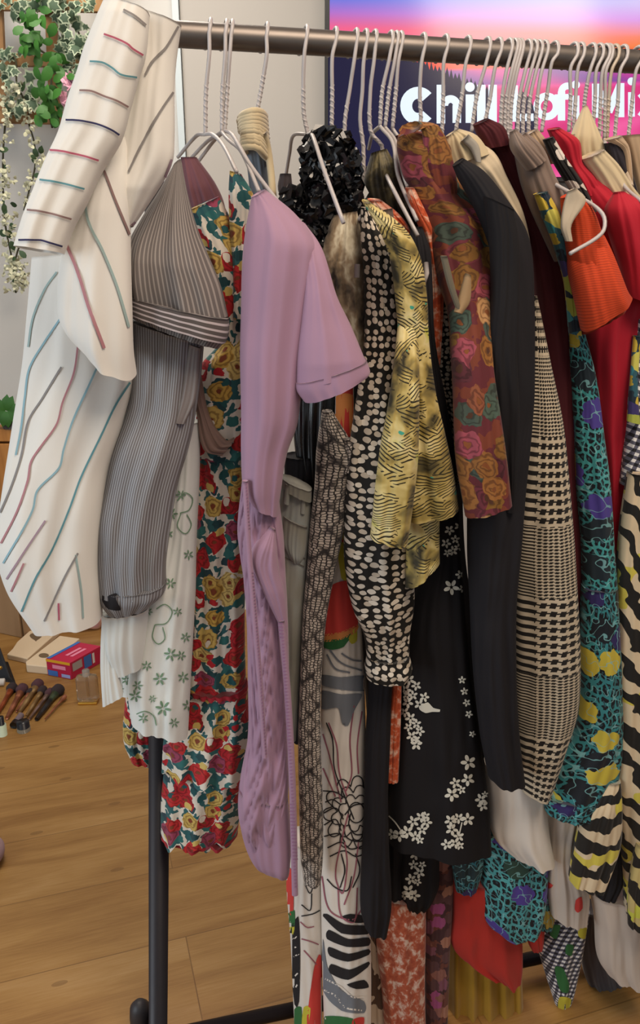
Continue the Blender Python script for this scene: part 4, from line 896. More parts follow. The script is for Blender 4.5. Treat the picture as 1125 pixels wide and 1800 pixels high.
tp.strokes([[(431 + (y - 845) * .074, y), (436 + (y - 845) * .074, y)] for y in range(850, 1325, 6)], 1, 2); tp.build('edge_tape', [MT['lilac'], MT['lilac2']], LI)
tp = P_().loft([(488, 1090, 500, 1090), (498, 1200, 510, 1200), (506, 1330, 518, 1330), (510, 1450, 522, 1450), (513, 1572, 524, 1572)], o=.178, th=.004, amp=.0, seed=58, crump=0)
tp.strokes([[(489 + (y - 1090) * .062, y), (497 + (y - 1090) * .062, y)] for y in range(1096, 1560, 6)], 1, 2); tp.build('edge_tape', [MT['lilac'], MT['lilac2']], LI)

# 7 jeans
JE = groot('jeans', 515, 1050, .09, 'washed olive grey jeans hanging sideways right of the lilac dress', 'jeans'); dn = m_denim('washed_denim')
p = P_().loft([(492, 838, 546, 862), (488, 900, 546, 905), (486, 1000, 538, 1000), (488, 1100, 532, 1100), (492, 1200, 526, 1200), (496, 1290, 520, 1300)], o=.085, th=.03, amp=.003, freq=1.6, seed=61)
p.strokes([[(494, 962), (540, 984)], [(494, 976), (538, 998)], [(497, 846), (544, 872)]], 1, 1.6); p.build('leg', [dn, solid('denim_stitch', '5a5048', .9)], JE)
P_().loft([(494, 836, 548, 860), (494, 852, 548, 880)], o=.092, th=.03, amp=.001, seed=62).build('waistband', dn, JE)
for (x, y) in ((506, 862), (534, 878)): P_().loft([(x - 4, y - 12, x + 5, y - 9), (x - 7, y + 22, x + 2, y + 25)], o=.105, th=.008, amp=0, seed=63, nu=20).build('belt_loop', dn, JE)
pk_ = P_().loft([(498, 905, 540, 925), (497, 950, 536, 972), (512, 985, 528, 990)], o=.1, th=.012, amp=.001, seed=64); pk_.build('back_pocket', dn, JE)

# 8 dark pieces in the gap
one('lace_top', [(520, 640, 600, 640), (515, 720, 596, 720), (520, 800, 590, 800), (545, 872, 570, 872)], MT['blackgloss'], 'black lace top in the gap under the lilac sleeve', 'top', o=.03, th=.02, amp=.006, freq=5, seed=66)
one('long_skirt', [(500, 800, 560, 800), (500, 1000, 566, 1000), (500, 1200, 560, 1200), (516, 1300, 562, 1300)], MT['black'], 'plain black skirt behind the jeans and snakeskin trousers', 'skirt', o=.025, th=.03, seed=67)

# 9 black sequinned top
SQ = groot('sequinned_top', 580, 330, .05, 'black top covered in ruffled sequins with a high round collar', 'top')
sq = P_().loft([(545, 248, 600, 232), (536, 290, 628, 270), (540, 340, 632, 330), (545, 400, 630, 390), (556, 440, 600, 430)], o=.04, th=.035, amp=.006, freq=3, seed=70)
rs = random.Random(5)
def flakes(part, poly, n, s, o, mi=0):
    k = 0
    xs = [q[0] for q in poly]; ys = [q[1] for q in poly]
    while k < n:
        x = rs.uniform(min(xs), max(xs)); y = rs.uniform(min(ys), max(ys)); ins = False; j = len(poly) - 1
        for i in range(len(poly)):
            if (poly[i][1] > y) != (poly[j][1] > y) and x < (poly[j][0] - poly[i][0]) * (y - poly[i][1]) / (poly[j][1] - poly[i][1]) + poly[i][0]: ins = not ins
            j = i
        if not ins: continue
        c = A(x, y, o + rs.uniform(-.006, .012)); R = Matrix.Rotation(rs.uniform(.6, 2.4), 3, 'X') @ Matrix.Rotation(rs.uniform(-1, 1), 3, 'Y'); q = s * rs.uniform(.6, 1.3)
        part.add([c + R @ Vector((q * math.cos(a * 1.047), q * math.sin(a * 1.047), .15 * q * math.sin(a * 2.1))) for a in range(6)], [tuple(range(6))], None, mi, False); k += 1
sq.build('body', MT['blackgloss'], SQ)
f_ = P_(); flakes(f_, [(545, 240), (575, 228), (610, 240), (628, 270), (634, 330), (628, 380), (595, 410), (560, 430), (520, 400), (498, 350), (500, 335), (535, 330), (536, 290), (531, 265)], 620, .0085, .075); f_.build('sequins', MT['blackgloss'], SQ)
P_().loft([(500, 328, 545, 330), (498, 355, 560, 350), (520, 400, 600, 400), (556, 436, 600, 432)], o=.045, th=.025, amp=.004, seed=71).build('shoulder', MT['blackgloss'], SQ)
P_().loft([(492, 306, 512, 306), (488, 330, 514, 330), (496, 355, 512, 355)], o=-.08, th=.015, seed=72).build('far_shoulder', MT['smoke'], SQ)
# 10 taupe printed blouse
p = P_().loft([(585, 380, 628, 372), (570, 420, 636, 420), (562, 470, 640, 480), (572, 540, 640, 540), (590, 600, 640, 600), (600, 650, 640, 660)], o=.085, th=.035, amp=.007, freq=2.3, seed=75)
o = p.build('satin_blouse', m_tiedye('taupe_marble', '2c2622', '8b7860', 'c9c0a8', 22, (1.6, .7, 1), .4)); tag(o, 'taupe and cream marbled satin blouse between the black sequins and the spotted blouse', 'blouse', GR)
# 11 snakeskin trousers
sn = m_snake('snakeskin_print', '2e2a2a', '8a7f76', 'c3b7ab'); ST = groot('snakeskin_trousers', 560, 1100, .1, 'grey snakeskin print trousers right of the jeans', 'trousers')
P_().loft([(566, 722, 584, 722), (556, 790, 626, 800), (553, 850, 612, 850), (545, 920, 606, 920), (540, 990, 590, 1000), (532, 1080, 574, 1085), (528, 1180, 565, 1190), (524, 1300, 564, 1300), (526, 1420, 568, 1420), (528, 1500, 568, 1500), (534, 1548, 564, 1550)], o=.105, th=.032, amp=.004, freq=1.5, seed=81, step=5).build('leg', sn, ST)
P_().loft([(604, 772, 616, 770), (606, 800, 636, 790), (602, 830, 618, 832)], o=.125, th=.01, seed=82).build('waist_tab', sn, ST)
# 12 watermelon line-art trousers
WT = groot('printed_trousers', 605, 1400, .07, 'long white trousers with watermelon, line flowers and black swirls', 'trousers')
LM = [MT['offwhite'], INK['black'], INK['wine'], INK['slate'], INK['coral'], INK['orange'], INK['leaf'], INK['yellow']]
p = P_().loft([(590, 660, 622, 660), (588, 780, 622, 780), (588, 900, 618, 900), (582, 990, 618, 1000), (566, 1060, 630, 1060), (566, 1140, 638, 1140), (564, 1250, 642, 1250), (564, 1400, 644, 1400), (564, 1550, 648, 1550), (566, 1680, 652, 1680), (570, 1815, 652, 1815)], o=.06, th=.034, amp=.004, freq=1.3, seed=85, step=5, wander=.4)
p.patch([(586, 660), (624, 660), (620, 930), (590, 930)], 4, 4); p.patch([(588, 700), (620, 695), (616, 760), (596, 775)], 5, 4); p.patch([(592, 930), (618, 930), (616, 1010), (600, 1016)], 7, 3)
p.patch([(584, 1028), (616, 1022), (626, 1070), (628, 1100), (600, 1112), (566, 1116), (570, 1060)], 4, 2.5)
p.patch([(566, 1116), (600, 1110), (629, 1098), (625, 1112), (600, 1124), (572, 1128)], 5, 2.5); p.patch([(568, 1126), (600, 1122), (620, 1112), (605, 1136), (585, 1142), (570, 1138)], 6, 2.5); p.patch([(612, 1122), (626, 1100), (627, 1126), (618, 1132)], 7, 2.5)
p.patch([(566, 1186), (600, 1190), (640, 1188), (641, 1214), (600, 1212), (566, 1204)], 3, 3); p.patch([(566, 1214), (600, 1220), (636, 1220), (622, 1250), (612, 1275), (602, 1272), (594, 1244), (566, 1246)], 3, 3)
p.strokes([[(580, 1142), (600, 1165), (640, 1180)], [(575, 1150), (590, 1175), (615, 1182)], [(600, 1148), (620, 1160), (640, 1162)]], 3, 3)
p.strokes([[(568, 1290), (580, 1330), (592, 1380), (600, 1410)], [(578, 1270), (592, 1310), (597, 1360), (610, 1400)], [(622, 1240), (615, 1300), (618, 1360), (608, 1390)], [(636, 1250), (628, 1310), (630, 1360)], [(568, 1350), (590, 1400)], [(612, 1430), (600, 1480), (590, 1540), (602, 1570), (610, 1520), (606, 1480)], [(630, 1480), (622, 1540), (605, 1590)], [(594, 1560), (600, 1610), (622, 1620), (628, 1560)], [(566, 1540), (580, 1600), (620, 1616), (640, 1590)]], 2, 2.4)
p.strokes([[(574, 1270), (585, 1300), (588, 1350), (606, 1400), (622, 1440)], [(606, 1432), (620, 1416), (644, 1412)], [(604, 1450), (608, 1470), (622, 1478), (640, 1478)], [(616, 1430), (613, 1450), (624, 1466), (642, 1466)], [(568, 1430), (590, 1420), (604, 1440)], [(570, 1450), (590, 1440), (600, 1460)], [(570, 1470), (596, 1465), (606, 1480)], [(576, 1490), (600, 1480), (616, 1492), (640, 1486)], [(580, 1505), (605, 1495), (625, 1505), (642, 1500)],
           [(575, 1545), (590, 1560), (610, 1565), (618, 1540)], [(600, 1500), (606, 1530), (598, 1560)], [(625, 1500), (632, 1530), (620, 1560)], [(572, 1410), (585, 1405), (600, 1415)], [(568, 1390), (590, 1392), (606, 1402)]], 1, 2.2)
for ypts in ([(568, 1610), (600, 1640), (646, 1642), (646, 1628), (605, 1624), (575, 1606)], [(575, 1650), (610, 1664), (648, 1662), (648, 1648), (612, 1650), (578, 1634)], [(580, 1680), (612, 1690), (648, 1678), (648, 1668), (612, 1676), (578, 1664)], [(580, 1710), (612, 1722), (646, 1700), (648, 1690), (614, 1704), (582, 1694)], [(610, 1730), (640, 1722), (648, 1735), (626, 1738)], [(600, 1612), (625, 1622), (644, 1620), (640, 1610), (615, 1606)]): p.patch(ypts, 1, 2.5)
p.patch([(568, 1650), (576, 1700), (600, 1740), (640, 1760), (640, 1780), (600, 1776), (568, 1740)], 3, 3); p.patch([(572, 1786), (620, 1790), (620, 1812), (572, 1812)], 6, 3); p.patch([(620, 1792), (640, 1788), (636, 1812), (620, 1812)], 4, 3)
p.strokes([[(570, 1740), (590, 1750), (606, 1770), (636, 1776)], [(572, 1720), (600, 1735), (620, 1752), (640, 1752)]], 0, 3)
arcs = []
for ring, (rx_, ry_, n_) in enumerate(((14, 18, 1), (26, 30, 7), (38, 44, 9), (50, 58, 11))):
    for k in range(n_):
        if n_ == 1: arcs.append([(626 + rx_ * math.cos(t * .52), 1428 + ry_ * math.sin(t * .52)) for t in range(13)]); continue
        a0 = 6.283 * (k + ring * .3) / n_; a1 = a0 + 6.283 / n_; mid = (a0 + a1) / 2
        arcs.append([(624 + rx_ * c_[0] * math.cos(c_[1]), 1428 + ry_ * c_[0] * math.sin(c_[1])) for c_ in ((.8, a0), (1.05, a0 + .25 * (a1 - a0)), (1.12, mid), (1.05, a1 - .25 * (a1 - a0)), (.8, a1))])
p.strokes(arcs, 1, 2.0)
p.build('front_leg', LM, WT)
p = P_().loft([(506, 1470, 560, 1470), (504, 1560, 566, 1560), (510, 1640, 568, 1640), (514, 1720, 566, 1720), (518, 1815, 566, 1815)], o=.03, th=.03, amp=.004, freq=1.2, seed=86, step=5)
p.patch([(504, 1530), (514, 1530), (516, 1600), (506, 1606)], 4, 2.5); p.patch([(507, 1606), (518, 1600), (518, 1628), (508, 1630)], 6, 2.5); p.patch([(508, 1630), (518, 1628), (516, 1642), (509, 1642)], 7, 2.5)
p.patch([(508, 1650), (524, 1610), (528, 1670), (526, 1760), (518, 1765)], 1, 2.5); p.strokes([[(514, 1652), (522, 1646)], [(513, 1668), (525, 1662)], [(512, 1684), (526, 1676)], [(514, 1720), (528, 1706)], [(520, 1735), (528, 1722)]], 0, 2.5)
p.strokes([[(535, 1552), (545, 1570), (552, 1550)], [(530, 1590), (545, 1600), (548, 1570)], [(530, 1610), (550, 1606), (562, 1600)]], 1, 2); p.strokes([[(530, 1650), (548, 1655), (560, 1660)], [(534, 1670), (552, 1690), (560, 1700)], [(528, 1620), (540, 1630), (552, 1628)]], 2, 2)
p.patch([(552, 1700), (564, 1680), (566, 1812), (538, 1812), (542, 1770)], 4, 2.5); p.patch([(534, 1770), (546, 1772), (540, 1812), (530, 1812)], 7, 2.5); p.patch([(516, 1775), (530, 1770), (530, 1812), (518, 1812)], 6, 2.5)
p.build('back_leg', LM, WT)

# 13 spotted blouse
dots = m_dots('black_cream_spots', '17140f', 'e2d6c4', 100, .33, 1.0, 1.15, fg2='bfae98'); SP = groot('spotted_blouse', 660, 800, .15, 'black long-sleeved blouse with dense cream spots, in front of the watermelon trousers', 'blouse')
P_().loft([(634, 364, 664, 366), (634, 420, 700, 430), (640, 500, 706, 510), (640, 600, 712, 600), (628, 690, 712, 700), (612, 800, 716, 800), (606, 900, 718, 900), (605, 985, 724, 990), (618, 1060, 728, 1050), (638, 1110, 720, 1110), (646, 1160, 718, 1160)], o=.125, th=.04, amp=.006, freq=2, seed=91, step=5).build('body', dots, SP)
P_().loft([(645, 1150, 719, 1150), (641, 1172, 724, 1172), (644, 1187, 718, 1190)], o=.13, th=.032, amp=.002, seed=92, step=3).build('cuff', dots, SP)
# 14 yellow feather-print blouse
fe = m_feather('feather_print'); YB = groot('feather_print_blouse', 720, 700, .19, 'yellow and olive blouse with feathery brush marks, over the spotted blouse', 'blouse')
P_().loft([(636, 352, 650, 356), (664, 400, 712, 402), (684, 450, 738, 450), (694, 520, 750, 520), (700, 600, 754, 600), (694, 680, 766, 690), (686, 760, 784, 770), (690, 830, 797, 830), (706, 906, 806, 893)], o=.175, th=.035, amp=.007, freq=2, seed=95, step=5, wander=.5).build('body', fe, YB)
P_().loft([(700, 560, 735, 560, .17), (694, 620, 736, 620, .19), (684, 700, 737, 700), (668, 790, 735, 800), (658, 870, 728, 870), (651, 943, 716, 958)], o=.205, th=.03, amp=.006, freq=1.4, seed=96, step=5).build('sleeve', fe, YB)
P_().loft([(714, 890, 772, 890), (714, 950, 772, 950), (712, 1030, 772, 985)], o=.165, th=.025, amp=.005, freq=1.6, seed=97, step=5).build('back_panel', fe, YB)
# 15 orange pieces
td = m_tiedye('orange_white_tie_dye', 'a23c1e', 'c4552c', 'e0b8a0', 55); td2 = m_tiedye('rust_white_print', '98402a', 'b0573a', 'd8bcac', 80, (1, .6, 1))
TD = groot('tie_dye_dress', 740, 1500, .05, 'long orange and white tie-dye dress, shoulder under the bunched hangers', 'dress')
P_().loft([(712, 330, 728, 330), (724, 370, 748, 370), (740, 410, 770, 405), (752, 460, 780, 460), (758, 530, 780, 530), (756, 640, 774, 640)], o=.115, th=.02, amp=.003, seed=101).build('shoulder', td, TD)
P_().loft([(690, 1185, 706, 1185), (680, 1280, 704, 1280), (678, 1370, 700, 1370)], o=.10, th=.015, amp=.002, seed=102).build('side_strip', td, TD)
P_().loft([(664, 1560, 748, 1560), (660, 1640, 748, 1640), (668, 1720, 746, 1720), (676, 1815, 748, 1815)], o=.03, th=.035, amp=.006, freq=2.2, seed=103).build('skirt', td2, TD)
one('rust_top', [(646, 350, 670, 352), (660, 380, 705, 380), (690, 410, 722, 410), (698, 450, 722, 450)], td, 'rust orange neckline between the spotted and feather blouses', 'top', o=.09, th=.02, seed=104)
one('taupe_vest', [(670, 370, 690, 366), (672, 410, 694, 405), (676, 430, 690, 430)], MT['taupe'], 'small taupe vest front inside the rust orange neckline', 'vest', o=.117, th=.008, seed=105)  # same taupe satin as the jacket
one('charcoal_top', [(722, 400, 742, 398), (718, 440, 756, 440), (730, 500, 760, 500), (745, 600, 765, 600), (752, 800, 800, 800), (760, 900, 800, 900)], MT['charcoal'], 'charcoal top slipping off the long-armed hanger', 'top', o=.13, th=.02, seed=106)
hg = P_().tube([A(749, 462, .16), A(750, 480, .165), A(744, 500, .165)], .003, 8); tag(hg.build('hanger_tip', MT['wire']), 'white hanger end poking out of the charcoal top', 'hanger end')
hg = P_().tube([A(628, 464, .135), A(627, 488, .135)], .0035, 8); tag(hg.build('hanger_tip', MT['wire']), 'white hanger end poking out of the marbled satin blouse', 'hanger end')
one('spotted_scarf', [(764, 460, 784, 460), (768, 560, 794, 560), (766, 640, 794, 640), (776, 700, 800, 705), (786, 760, 802, 800), (792, 850, 806, 850)], m_dots('small_black_cream_spots', '17140f', 'c0b4a2', 140, .33), 'narrow black scarf with small cream spots beside the brown floral jacket', 'scarf', o=.10, th=.012, seed=107)
# 16 burgundy-mustard floral jacket
bf = m_blotch('autumn_flower_print', '5a1f26', [(26, .40, ['7a5420', '54222a', '8a5a26', '3f4a40', '6a2a34'], '4a2a18', 1, .1), (30, .46, ['8a5a2a', '94602e', '46564a', '92424e', 'b08456', '7a5220', '844a30'], '7a4420', 1, .25)], .014, .75, bg2='6e3220', bscale=40, wscale=60)
BJ = groot('floral_jacket', 800, 600, .12, 'burgundy jacket with mustard and green autumn flowers, left of the black coat', 'jacket')
P_().loft([(700, 240, 720, 226, .095), (698, 262, 786, 250, .095), (706, 300, 796, 300, .095), (722, 350, 830, 360, .1), (740, 400, 860, 410, .11), (762, 460, 866, 470, .13), (786, 540, 862, 540, .16), (794, 620, 864, 640, .185), (798, 720, 878, 730, .20), (802, 810, 890, 820, .21), (818, 907, 898, 884, .215)], o=.095, th=.04, amp=.007, freq=1.7, seed=111, step=5).build('body', bf, BJ)
P_().loft([(702, 232, 738, 218), (738, 222, 772, 222), (745, 300, 800, 300), (768, 370, 806, 380), (800, 500, 822, 505)], o=.12, th=.014, amp=.003, seed=112).build('lapel', bf, BJ)
tr_ = P_().loft([(818, 480, 828, 484), (806, 520, 826, 530), (798, 548, 812, 552)], o=.20, th=.006, amp=0, seed=113, nu=24); tr_.build('frill_trim', plain('sand_frill', '9c7f5c', .8), BJ)
p_ = P_().loft([(774, 450, 786, 450), (786, 500, 800, 506), (800, 540, 812, 545)], o=.20, th=.006, amp=.001, seed=114, nu=24); p_.build('lace_edge', plain('grey_lace', '6c6454', .8), BJ)
# 17 black blossom dress
BD = groot('blossom_dress', 770, 1200, .08, 'black dress with sprays of small white blossoms, above the rust print skirt', 'dress'); BM = [MT['black'], INK['white']]
p = P_().loft([(766, 880, 806, 880), (752, 960, 808, 960), (722, 1040, 814, 1040), (712, 1130, 822, 1130), (708, 1220, 832, 1220), (694, 1320, 846, 1320), (683, 1400, 858, 1400), (681, 1472, 863, 1494)], o=.085, th=.038, amp=.006, freq=2.0, seed=121, step=5)
def flower(x, y, s, a0=0.3, n=5): return [(x + math.cos(a0 + k * 6.283 / n) * s * .58, y + math.sin(a0 + k * 6.283 / n) * s * .58, s * .42, s * .25, a0 + k * 6.283 / n) for k in range(n)]
rf = random.Random(8); pet = []
for x, y, s in ((790, 932, 9), (800, 948, 8), (784, 955, 9), (796, 968, 9), (806, 925, 8), (786, 972, 7), (805, 962, 7), (793, 1032, 14), (808, 1010, 8), (812, 1035, 7), (720, 1195, 10), (732, 1205, 9), (714, 1212, 10), (726, 1222, 9), (738, 1238, 10), (717, 1235, 10), (746, 1225, 9), (712, 1252, 9), (722, 1262, 10), (732, 1272, 9), (718, 1278, 8), (738, 1285, 9), (724, 1294, 10), (732, 1308, 11), (716, 1222, 8),
    (823, 1340, 14), (822, 1370, 12), (800, 1376, 10), (794, 1396, 13), (811, 1388, 8), (845, 1405, 11), (848, 1416, 10), (852, 1396, 6), (726, 1444, 11), (740, 1436, 10), (750, 1445, 10), (742, 1458, 10), (716, 1462, 12), (702, 1468, 12), (730, 1470, 10), (690, 1466, 10), (748, 1434, 8), (738, 1476, 8), (792, 1442, 11), (806, 1438, 10), (822, 1440, 12), (794, 1458, 11), (806, 1470, 10), (800, 1482, 10), (785, 1484, 10), (808, 1486, 8), (812, 1195, 7), (816, 1215, 7), (820, 1235, 7), (824, 1255, 7), (830, 1290, 6), (732, 1300, 8)): pet += flower(x, y, s, rf.uniform(0, 1))
p.petals(pet, 1); p.patch([(740, 1240), (752, 1234), (762, 1244), (774, 1247), (773, 1251), (760, 1251), (748, 1253), (738, 1247)], 1, 2); p.strokes([[(684, 1434), (695, 1445), (704, 1458)], [(812, 1445), (806, 1470)]], 1, 2.2)
p.build('skirt', BM, BD)
p = P_().loft([(700, 1470, 772, 1480), (698, 1520, 772, 1530), (702, 1565, 770, 1560), (714, 1592, 752, 1590)], o=.05, th=.025, amp=.004, seed=122, step=5); pet = []
for x, y, s in ((724, 1488, 9), (730, 1502, 10), (727, 1520, 9), (737, 1534, 10), (722, 1545, 10), (734, 1550, 7), (718, 1566, 12), (728, 1574, 11), (712, 1574, 8), (742, 1520, 7), (726, 1476, 9)): pet += flower(x, y, s, rf.uniform(0, 1))
p.petals(pet, 1); p.build('under_tail', BM, BD)
# 18 plain black trousers
one('black_trousers', [(645, 1150, 704, 1150), (648, 1200, 690, 1200), (642, 1300, 686, 1300), (640, 1400, 682, 1400), (636, 1500, 684, 1500), (633, 1590, 688, 1590), (640, 1622, 680, 1640)], MT['charcoal'], 'plain charcoal trouser leg hanging below the spotted cuff', 'trousers', o=.105, th=.03, amp=.005, freq=1.6, seed=125)
one('black_petticoat', [(640, 1180, 720, 1180), (660, 1400, 720, 1400), (668, 1500, 712, 1500), (670, 1565, 708, 1572)], MT['black'], 'black underskirt between the charcoal trouser leg and the blossom dress', 'skirt', o=.04, th=.03, seed=126)
# 19 black coat
CO = groot('black_coat', 880, 800, .18, 'long plain black coat, front most garment right of centre', 'coat')
P_().loft([(796, 292, 814, 278), (806, 316, 850, 300), (826, 352, 892, 352), (848, 400, 922, 400), (860, 450, 934, 450), (864, 540, 938, 540), (860, 640, 938, 640), (858, 720, 936, 720), (826, 860, 922, 860), (822, 960, 914, 960), (826, 1060, 906, 1060), (832, 1180, 906, 1180), (844, 1290, 912, 1290), (858, 1362, 922, 1374)], o=.155, th=.04, amp=.006, freq=1.5, seed=131, step=5, wander=.5).build('body', MT['charcoal'], CO)
P_().loft([(850, 345, 902, 370), (860, 420, 912, 430), (863, 520, 912, 520), (858, 620, 908, 620), (864, 720, 912, 720), (880, 820, 908, 830), (890, 900, 904, 900)], o=.19, th=.028, amp=.004, freq=1, seed=132, step=5).build('sleeve', MT['black'], CO)
# 20 cream blouse behind coat
CB = groot('cream_blouse', 860, 330, .08, 'cream blouse with a rounded collar behind the shoulder of the black coat', 'blouse')
P_().loft([(780, 262, 806, 240), (788, 300, 862, 262), (840, 340, 890, 310), (880, 380, 918, 370), (905, 430, 932, 430), (912, 480, 938, 500)], o=.08, th=.025, amp=.004, seed=135).build('body', MT['cream'], CB)
P_().loft([(784, 240, 806, 226), (776, 268, 838, 238), (780, 292, 862, 270)], o=.095, th=.014, amp=.003, seed=136).build('collar', MT['cream2'], CB)
P_().loft([(810, 248, 824, 236), (826, 262, 842, 256), (836, 284, 846, 286)], o=.115, th=.003, amp=0, seed=137, nu=20).build('sheer_label', plain('grey_organza', 'a39c90', .5), CB)
# 21 houndstooth coat
HC = groot('glen_check_coat', 965, 1000, .11, 'black and cream glen check coat between the black coat and maroon dress', 'coat'); gl = m_glen('glen_check', 'c2b39b', '1a1613')
P_().loft([(938, 520, 944, 520), (932, 640, 968, 640), (922, 740, 988, 740), (908, 860, 1000, 860), (900, 960, 1008, 960), (900, 1060, 1014, 1060), (900, 1160, 1018, 1160), (902, 1240, 1014, 1240), (906, 1310, 994, 1310), (916, 1385, 966, 1400)], o=.115, th=.036, amp=.004, freq=1.2, seed=141, step=5, wander=.4).build('body', gl, HC)
# 22 maroon dress
MD = groot('maroon_dress', 960, 600, .06, 'plain maroon dress with a stand collar behind the glen check coat', 'dress')
P_().loft([(834, 226, 872, 218), (850, 250, 898, 250), (876, 300, 925, 300), (900, 350, 948, 350), (922, 410, 976, 420), (935, 480, 996, 490), (944, 560, 1004, 560), (950, 700, 1012, 700), (960, 850, 1018, 850), (980, 1000, 1030, 1000), (990, 1100, 1030, 1100), (995, 1240, 1030, 1240)], o=.07, th=.036, amp=.006, freq=1.6, seed=145, step=5).build('body', MT['maroon'], MD)
P_().loft([(832, 220, 858, 208), (838, 236, 884, 222), (852, 262, 896, 254)], o=.085, th=.018, amp=.002, seed=146).build('collar', MT['maroon'], MD)
# 23 off-white blouse under the coats
p = P_().loft([(852, 1340, 950, 1340), (858, 1400, 958, 1400), (864, 1460, 966, 1470), (900, 1495, 974, 1512)], o=.075, th=.03, amp=.006, freq=1.6, seed=148); tag(p.build('white_blouse', MT['offwhite']), 'off-white blouse tail showing under the black coat and check coat', 'blouse', GR)
# 24 taupe satin jacket
TJ = groot('taupe_jacket', 940, 320, .1, 'grey-brown satin jacket inside the long white hanger frame', 'jacket')
P_().loft([(900, 244, 924, 232), (906, 275, 952, 258), (916, 320, 970, 300), (932, 365, 990, 345), (952, 410, 998, 390), (975, 460, 1002, 450)], o=.10, th=.03, amp=.006, freq=2, seed=151).build('body', MT['taupe'], TJ)
P_().loft([(896, 232, 906, 226), (898, 262, 930, 250), (925, 300, 958, 280)], o=.115, th=.014, seed=152).build('collar', MT['taupe'], TJ)
P_().loft([(918, 240, 944, 226), (930, 262, 962, 252), (948, 290, 972, 288)], o=.03, th=.02, seed=153).build('lining', MT['tan'], TJ)
# 25 teal leopard dress
le = m_leopard('teal_leopard', extra=('4a3c8c', 'c3b040', '1c2830')); leb = m_leopard('dark_leopard', bg='3a8a88', ring='0d0f16', extra=('c3b040', '2c2458', '141a22'), scale=50, thr=.35)
yl = m_blotch('yellow_teal_flower', '2f5a66', [(40, .5, ['c9c25a', '3f8f98', 'c3a93c', '3c3468', 'a8b04a'], None)], .014, .6, bg2='1d2b38')
TL = groot('leopard_dress', 1030, 1000, .09, 'long dress in teal leopard print with yellow flowers beside the maroon dress', 'dress')
P_().loft([(938, 342, 962, 336), (952, 380, 984, 378), (972, 430, 1000, 430), (990, 490, 1012, 490), (996, 540, 1020, 545), (1000, 586, 1022, 590)], o=.125, th=.018, amp=.002, seed=155).build('strap', yl, TL)
P_().loft([(1000, 580, 1026, 580), (1004, 660, 1046, 660), (1010, 760, 1060, 760), (1014, 860, 1072, 860), (1022, 950, 1078, 950), (1024, 1040, 1084, 1040)], o=.10, th=.028, amp=.004, freq=1.4, seed=156, step=5).build('bodice', le, TL)
P_().loft([(1024, 1030, 1084, 1030), (1020, 1120, 1088, 1120), (1020, 1220, 1092, 1220), (1010, 1290, 1092, 1290), (985, 1340, 1088, 1345), (962, 1415, 1068, 1432)], o=.105, th=.03, amp=.005, freq=1.6, seed=157, step=5).build('skirt', leb, TL)
P_().loft([(958, 1398, 1072, 1408), (958, 1424, 1022, 1440)], o=.11, th=.026, amp=.003, seed=158).build('hem', leb, TL)
# 26 orange ribbed top
OT = groot('orange_top', 1040, 460, .16, 'bright orange ribbed short-sleeved top inside the squared hanger end', 'top'); rib = m_rib('orange_rib', 'c8431c', 'a83618', .0024)
P_().loft([(986, 348, 1012, 336), (988, 376, 1040, 366), (994, 430, 1060, 420), (1002, 480, 1086, 480), (1016, 540, 1104, 520)], o=.145, th=.03, amp=.004, freq=1.5, seed=161, step=5).build('body', rib, OT)
P_().loft([(992, 440, 1062, 425, .13), (1000, 480, 1078, 458, .148), (1012, 530, 1098, 508), (1024, 582, 1106, 520)], o=.158, th=.03, amp=.003, freq=1.2, seed=162, step=5).build('sleeve', rib, OT)
P_().loft([(1020, 560, 1104, 518), (1024, 588, 1098, 545)], o=.135, th=.02, amp=.003, seed=163).build('sleeve_lining', plain('dark_orange', '8c2a18', .8), OT)
P_().loft([(998, 336, 1012, 330), (990, 362, 1030, 352), (986, 400, 1004, 396), (994, 424, 1006, 424)], o=.175, th=.005, seed=164, nu=24).build('lace_strap', plain('cream_lace', 'b9aa94', .8), OT)
# 27 crimson dress
CD = groot('crimson_dress', 1080, 600, .06, 'crimson dress with a frilled neckline and puffed shoulder behind the orange top', 'dress')
P_().loft([(1000, 300, 1020, 290), (1010, 350, 1090, 330), (1030, 400, 1130, 370), (1040, 480, 1145, 470), (1030, 580, 1130, 580), (1040, 680, 1118, 680), (1055, 800, 1108, 800), (1066, 900, 1098, 900), (1070, 980, 1092, 980), (1074, 1060, 1092, 1060)], o=.06, th=.036, amp=.008, freq=1.8, seed=171, step=5).build('body', MT['red'], CD)
P_().loft([(962, 228, 984, 224), (972, 250, 1016, 246), (990, 290, 1024, 286), (1000, 320, 1046, 310), (1014, 345, 1060, 340)], o=.065, th=.02, amp=.006, freq=3, seed=172).build('frilled_collar', MT['red'], CD)
P_().loft([(1080, 338, 1096, 336), (1064, 372, 1132, 362), (1074, 420, 1150, 420), (1090, 470, 1150, 480), (1100, 520, 1150, 540)], o=.115, th=.035, amp=.007, freq=2, seed=173).build('puffed_sleeve', MT['red'], CD)
one('violet_dress', [(1026, 560, 1064, 560), (1034, 700, 1068, 700), (1050, 850, 1072, 850)], plain('plum_crepe', '4a1233', .7), 'narrow plum dress in the gap left of the crimson dress', 'dress', o=.03, th=.02, seed=174)
# 28 black-white floral straps
one('monochrome_camisole', [(954, 246, 972, 240), (972, 285, 996, 280), (990, 315, 1018, 312), (1008, 345, 1036, 345), (1022, 370, 1048, 372)], m_blotch('mono_flower', '1c1a1a', [(60, .4, ['d8cfc4', '1c1a1a', 'c9beb2', '2a2828'], None)], .01, .7), 'black and cream patterned strap between the taupe jacket and crimson frill', 'camisole', o=.085, th=.012, seed=176)
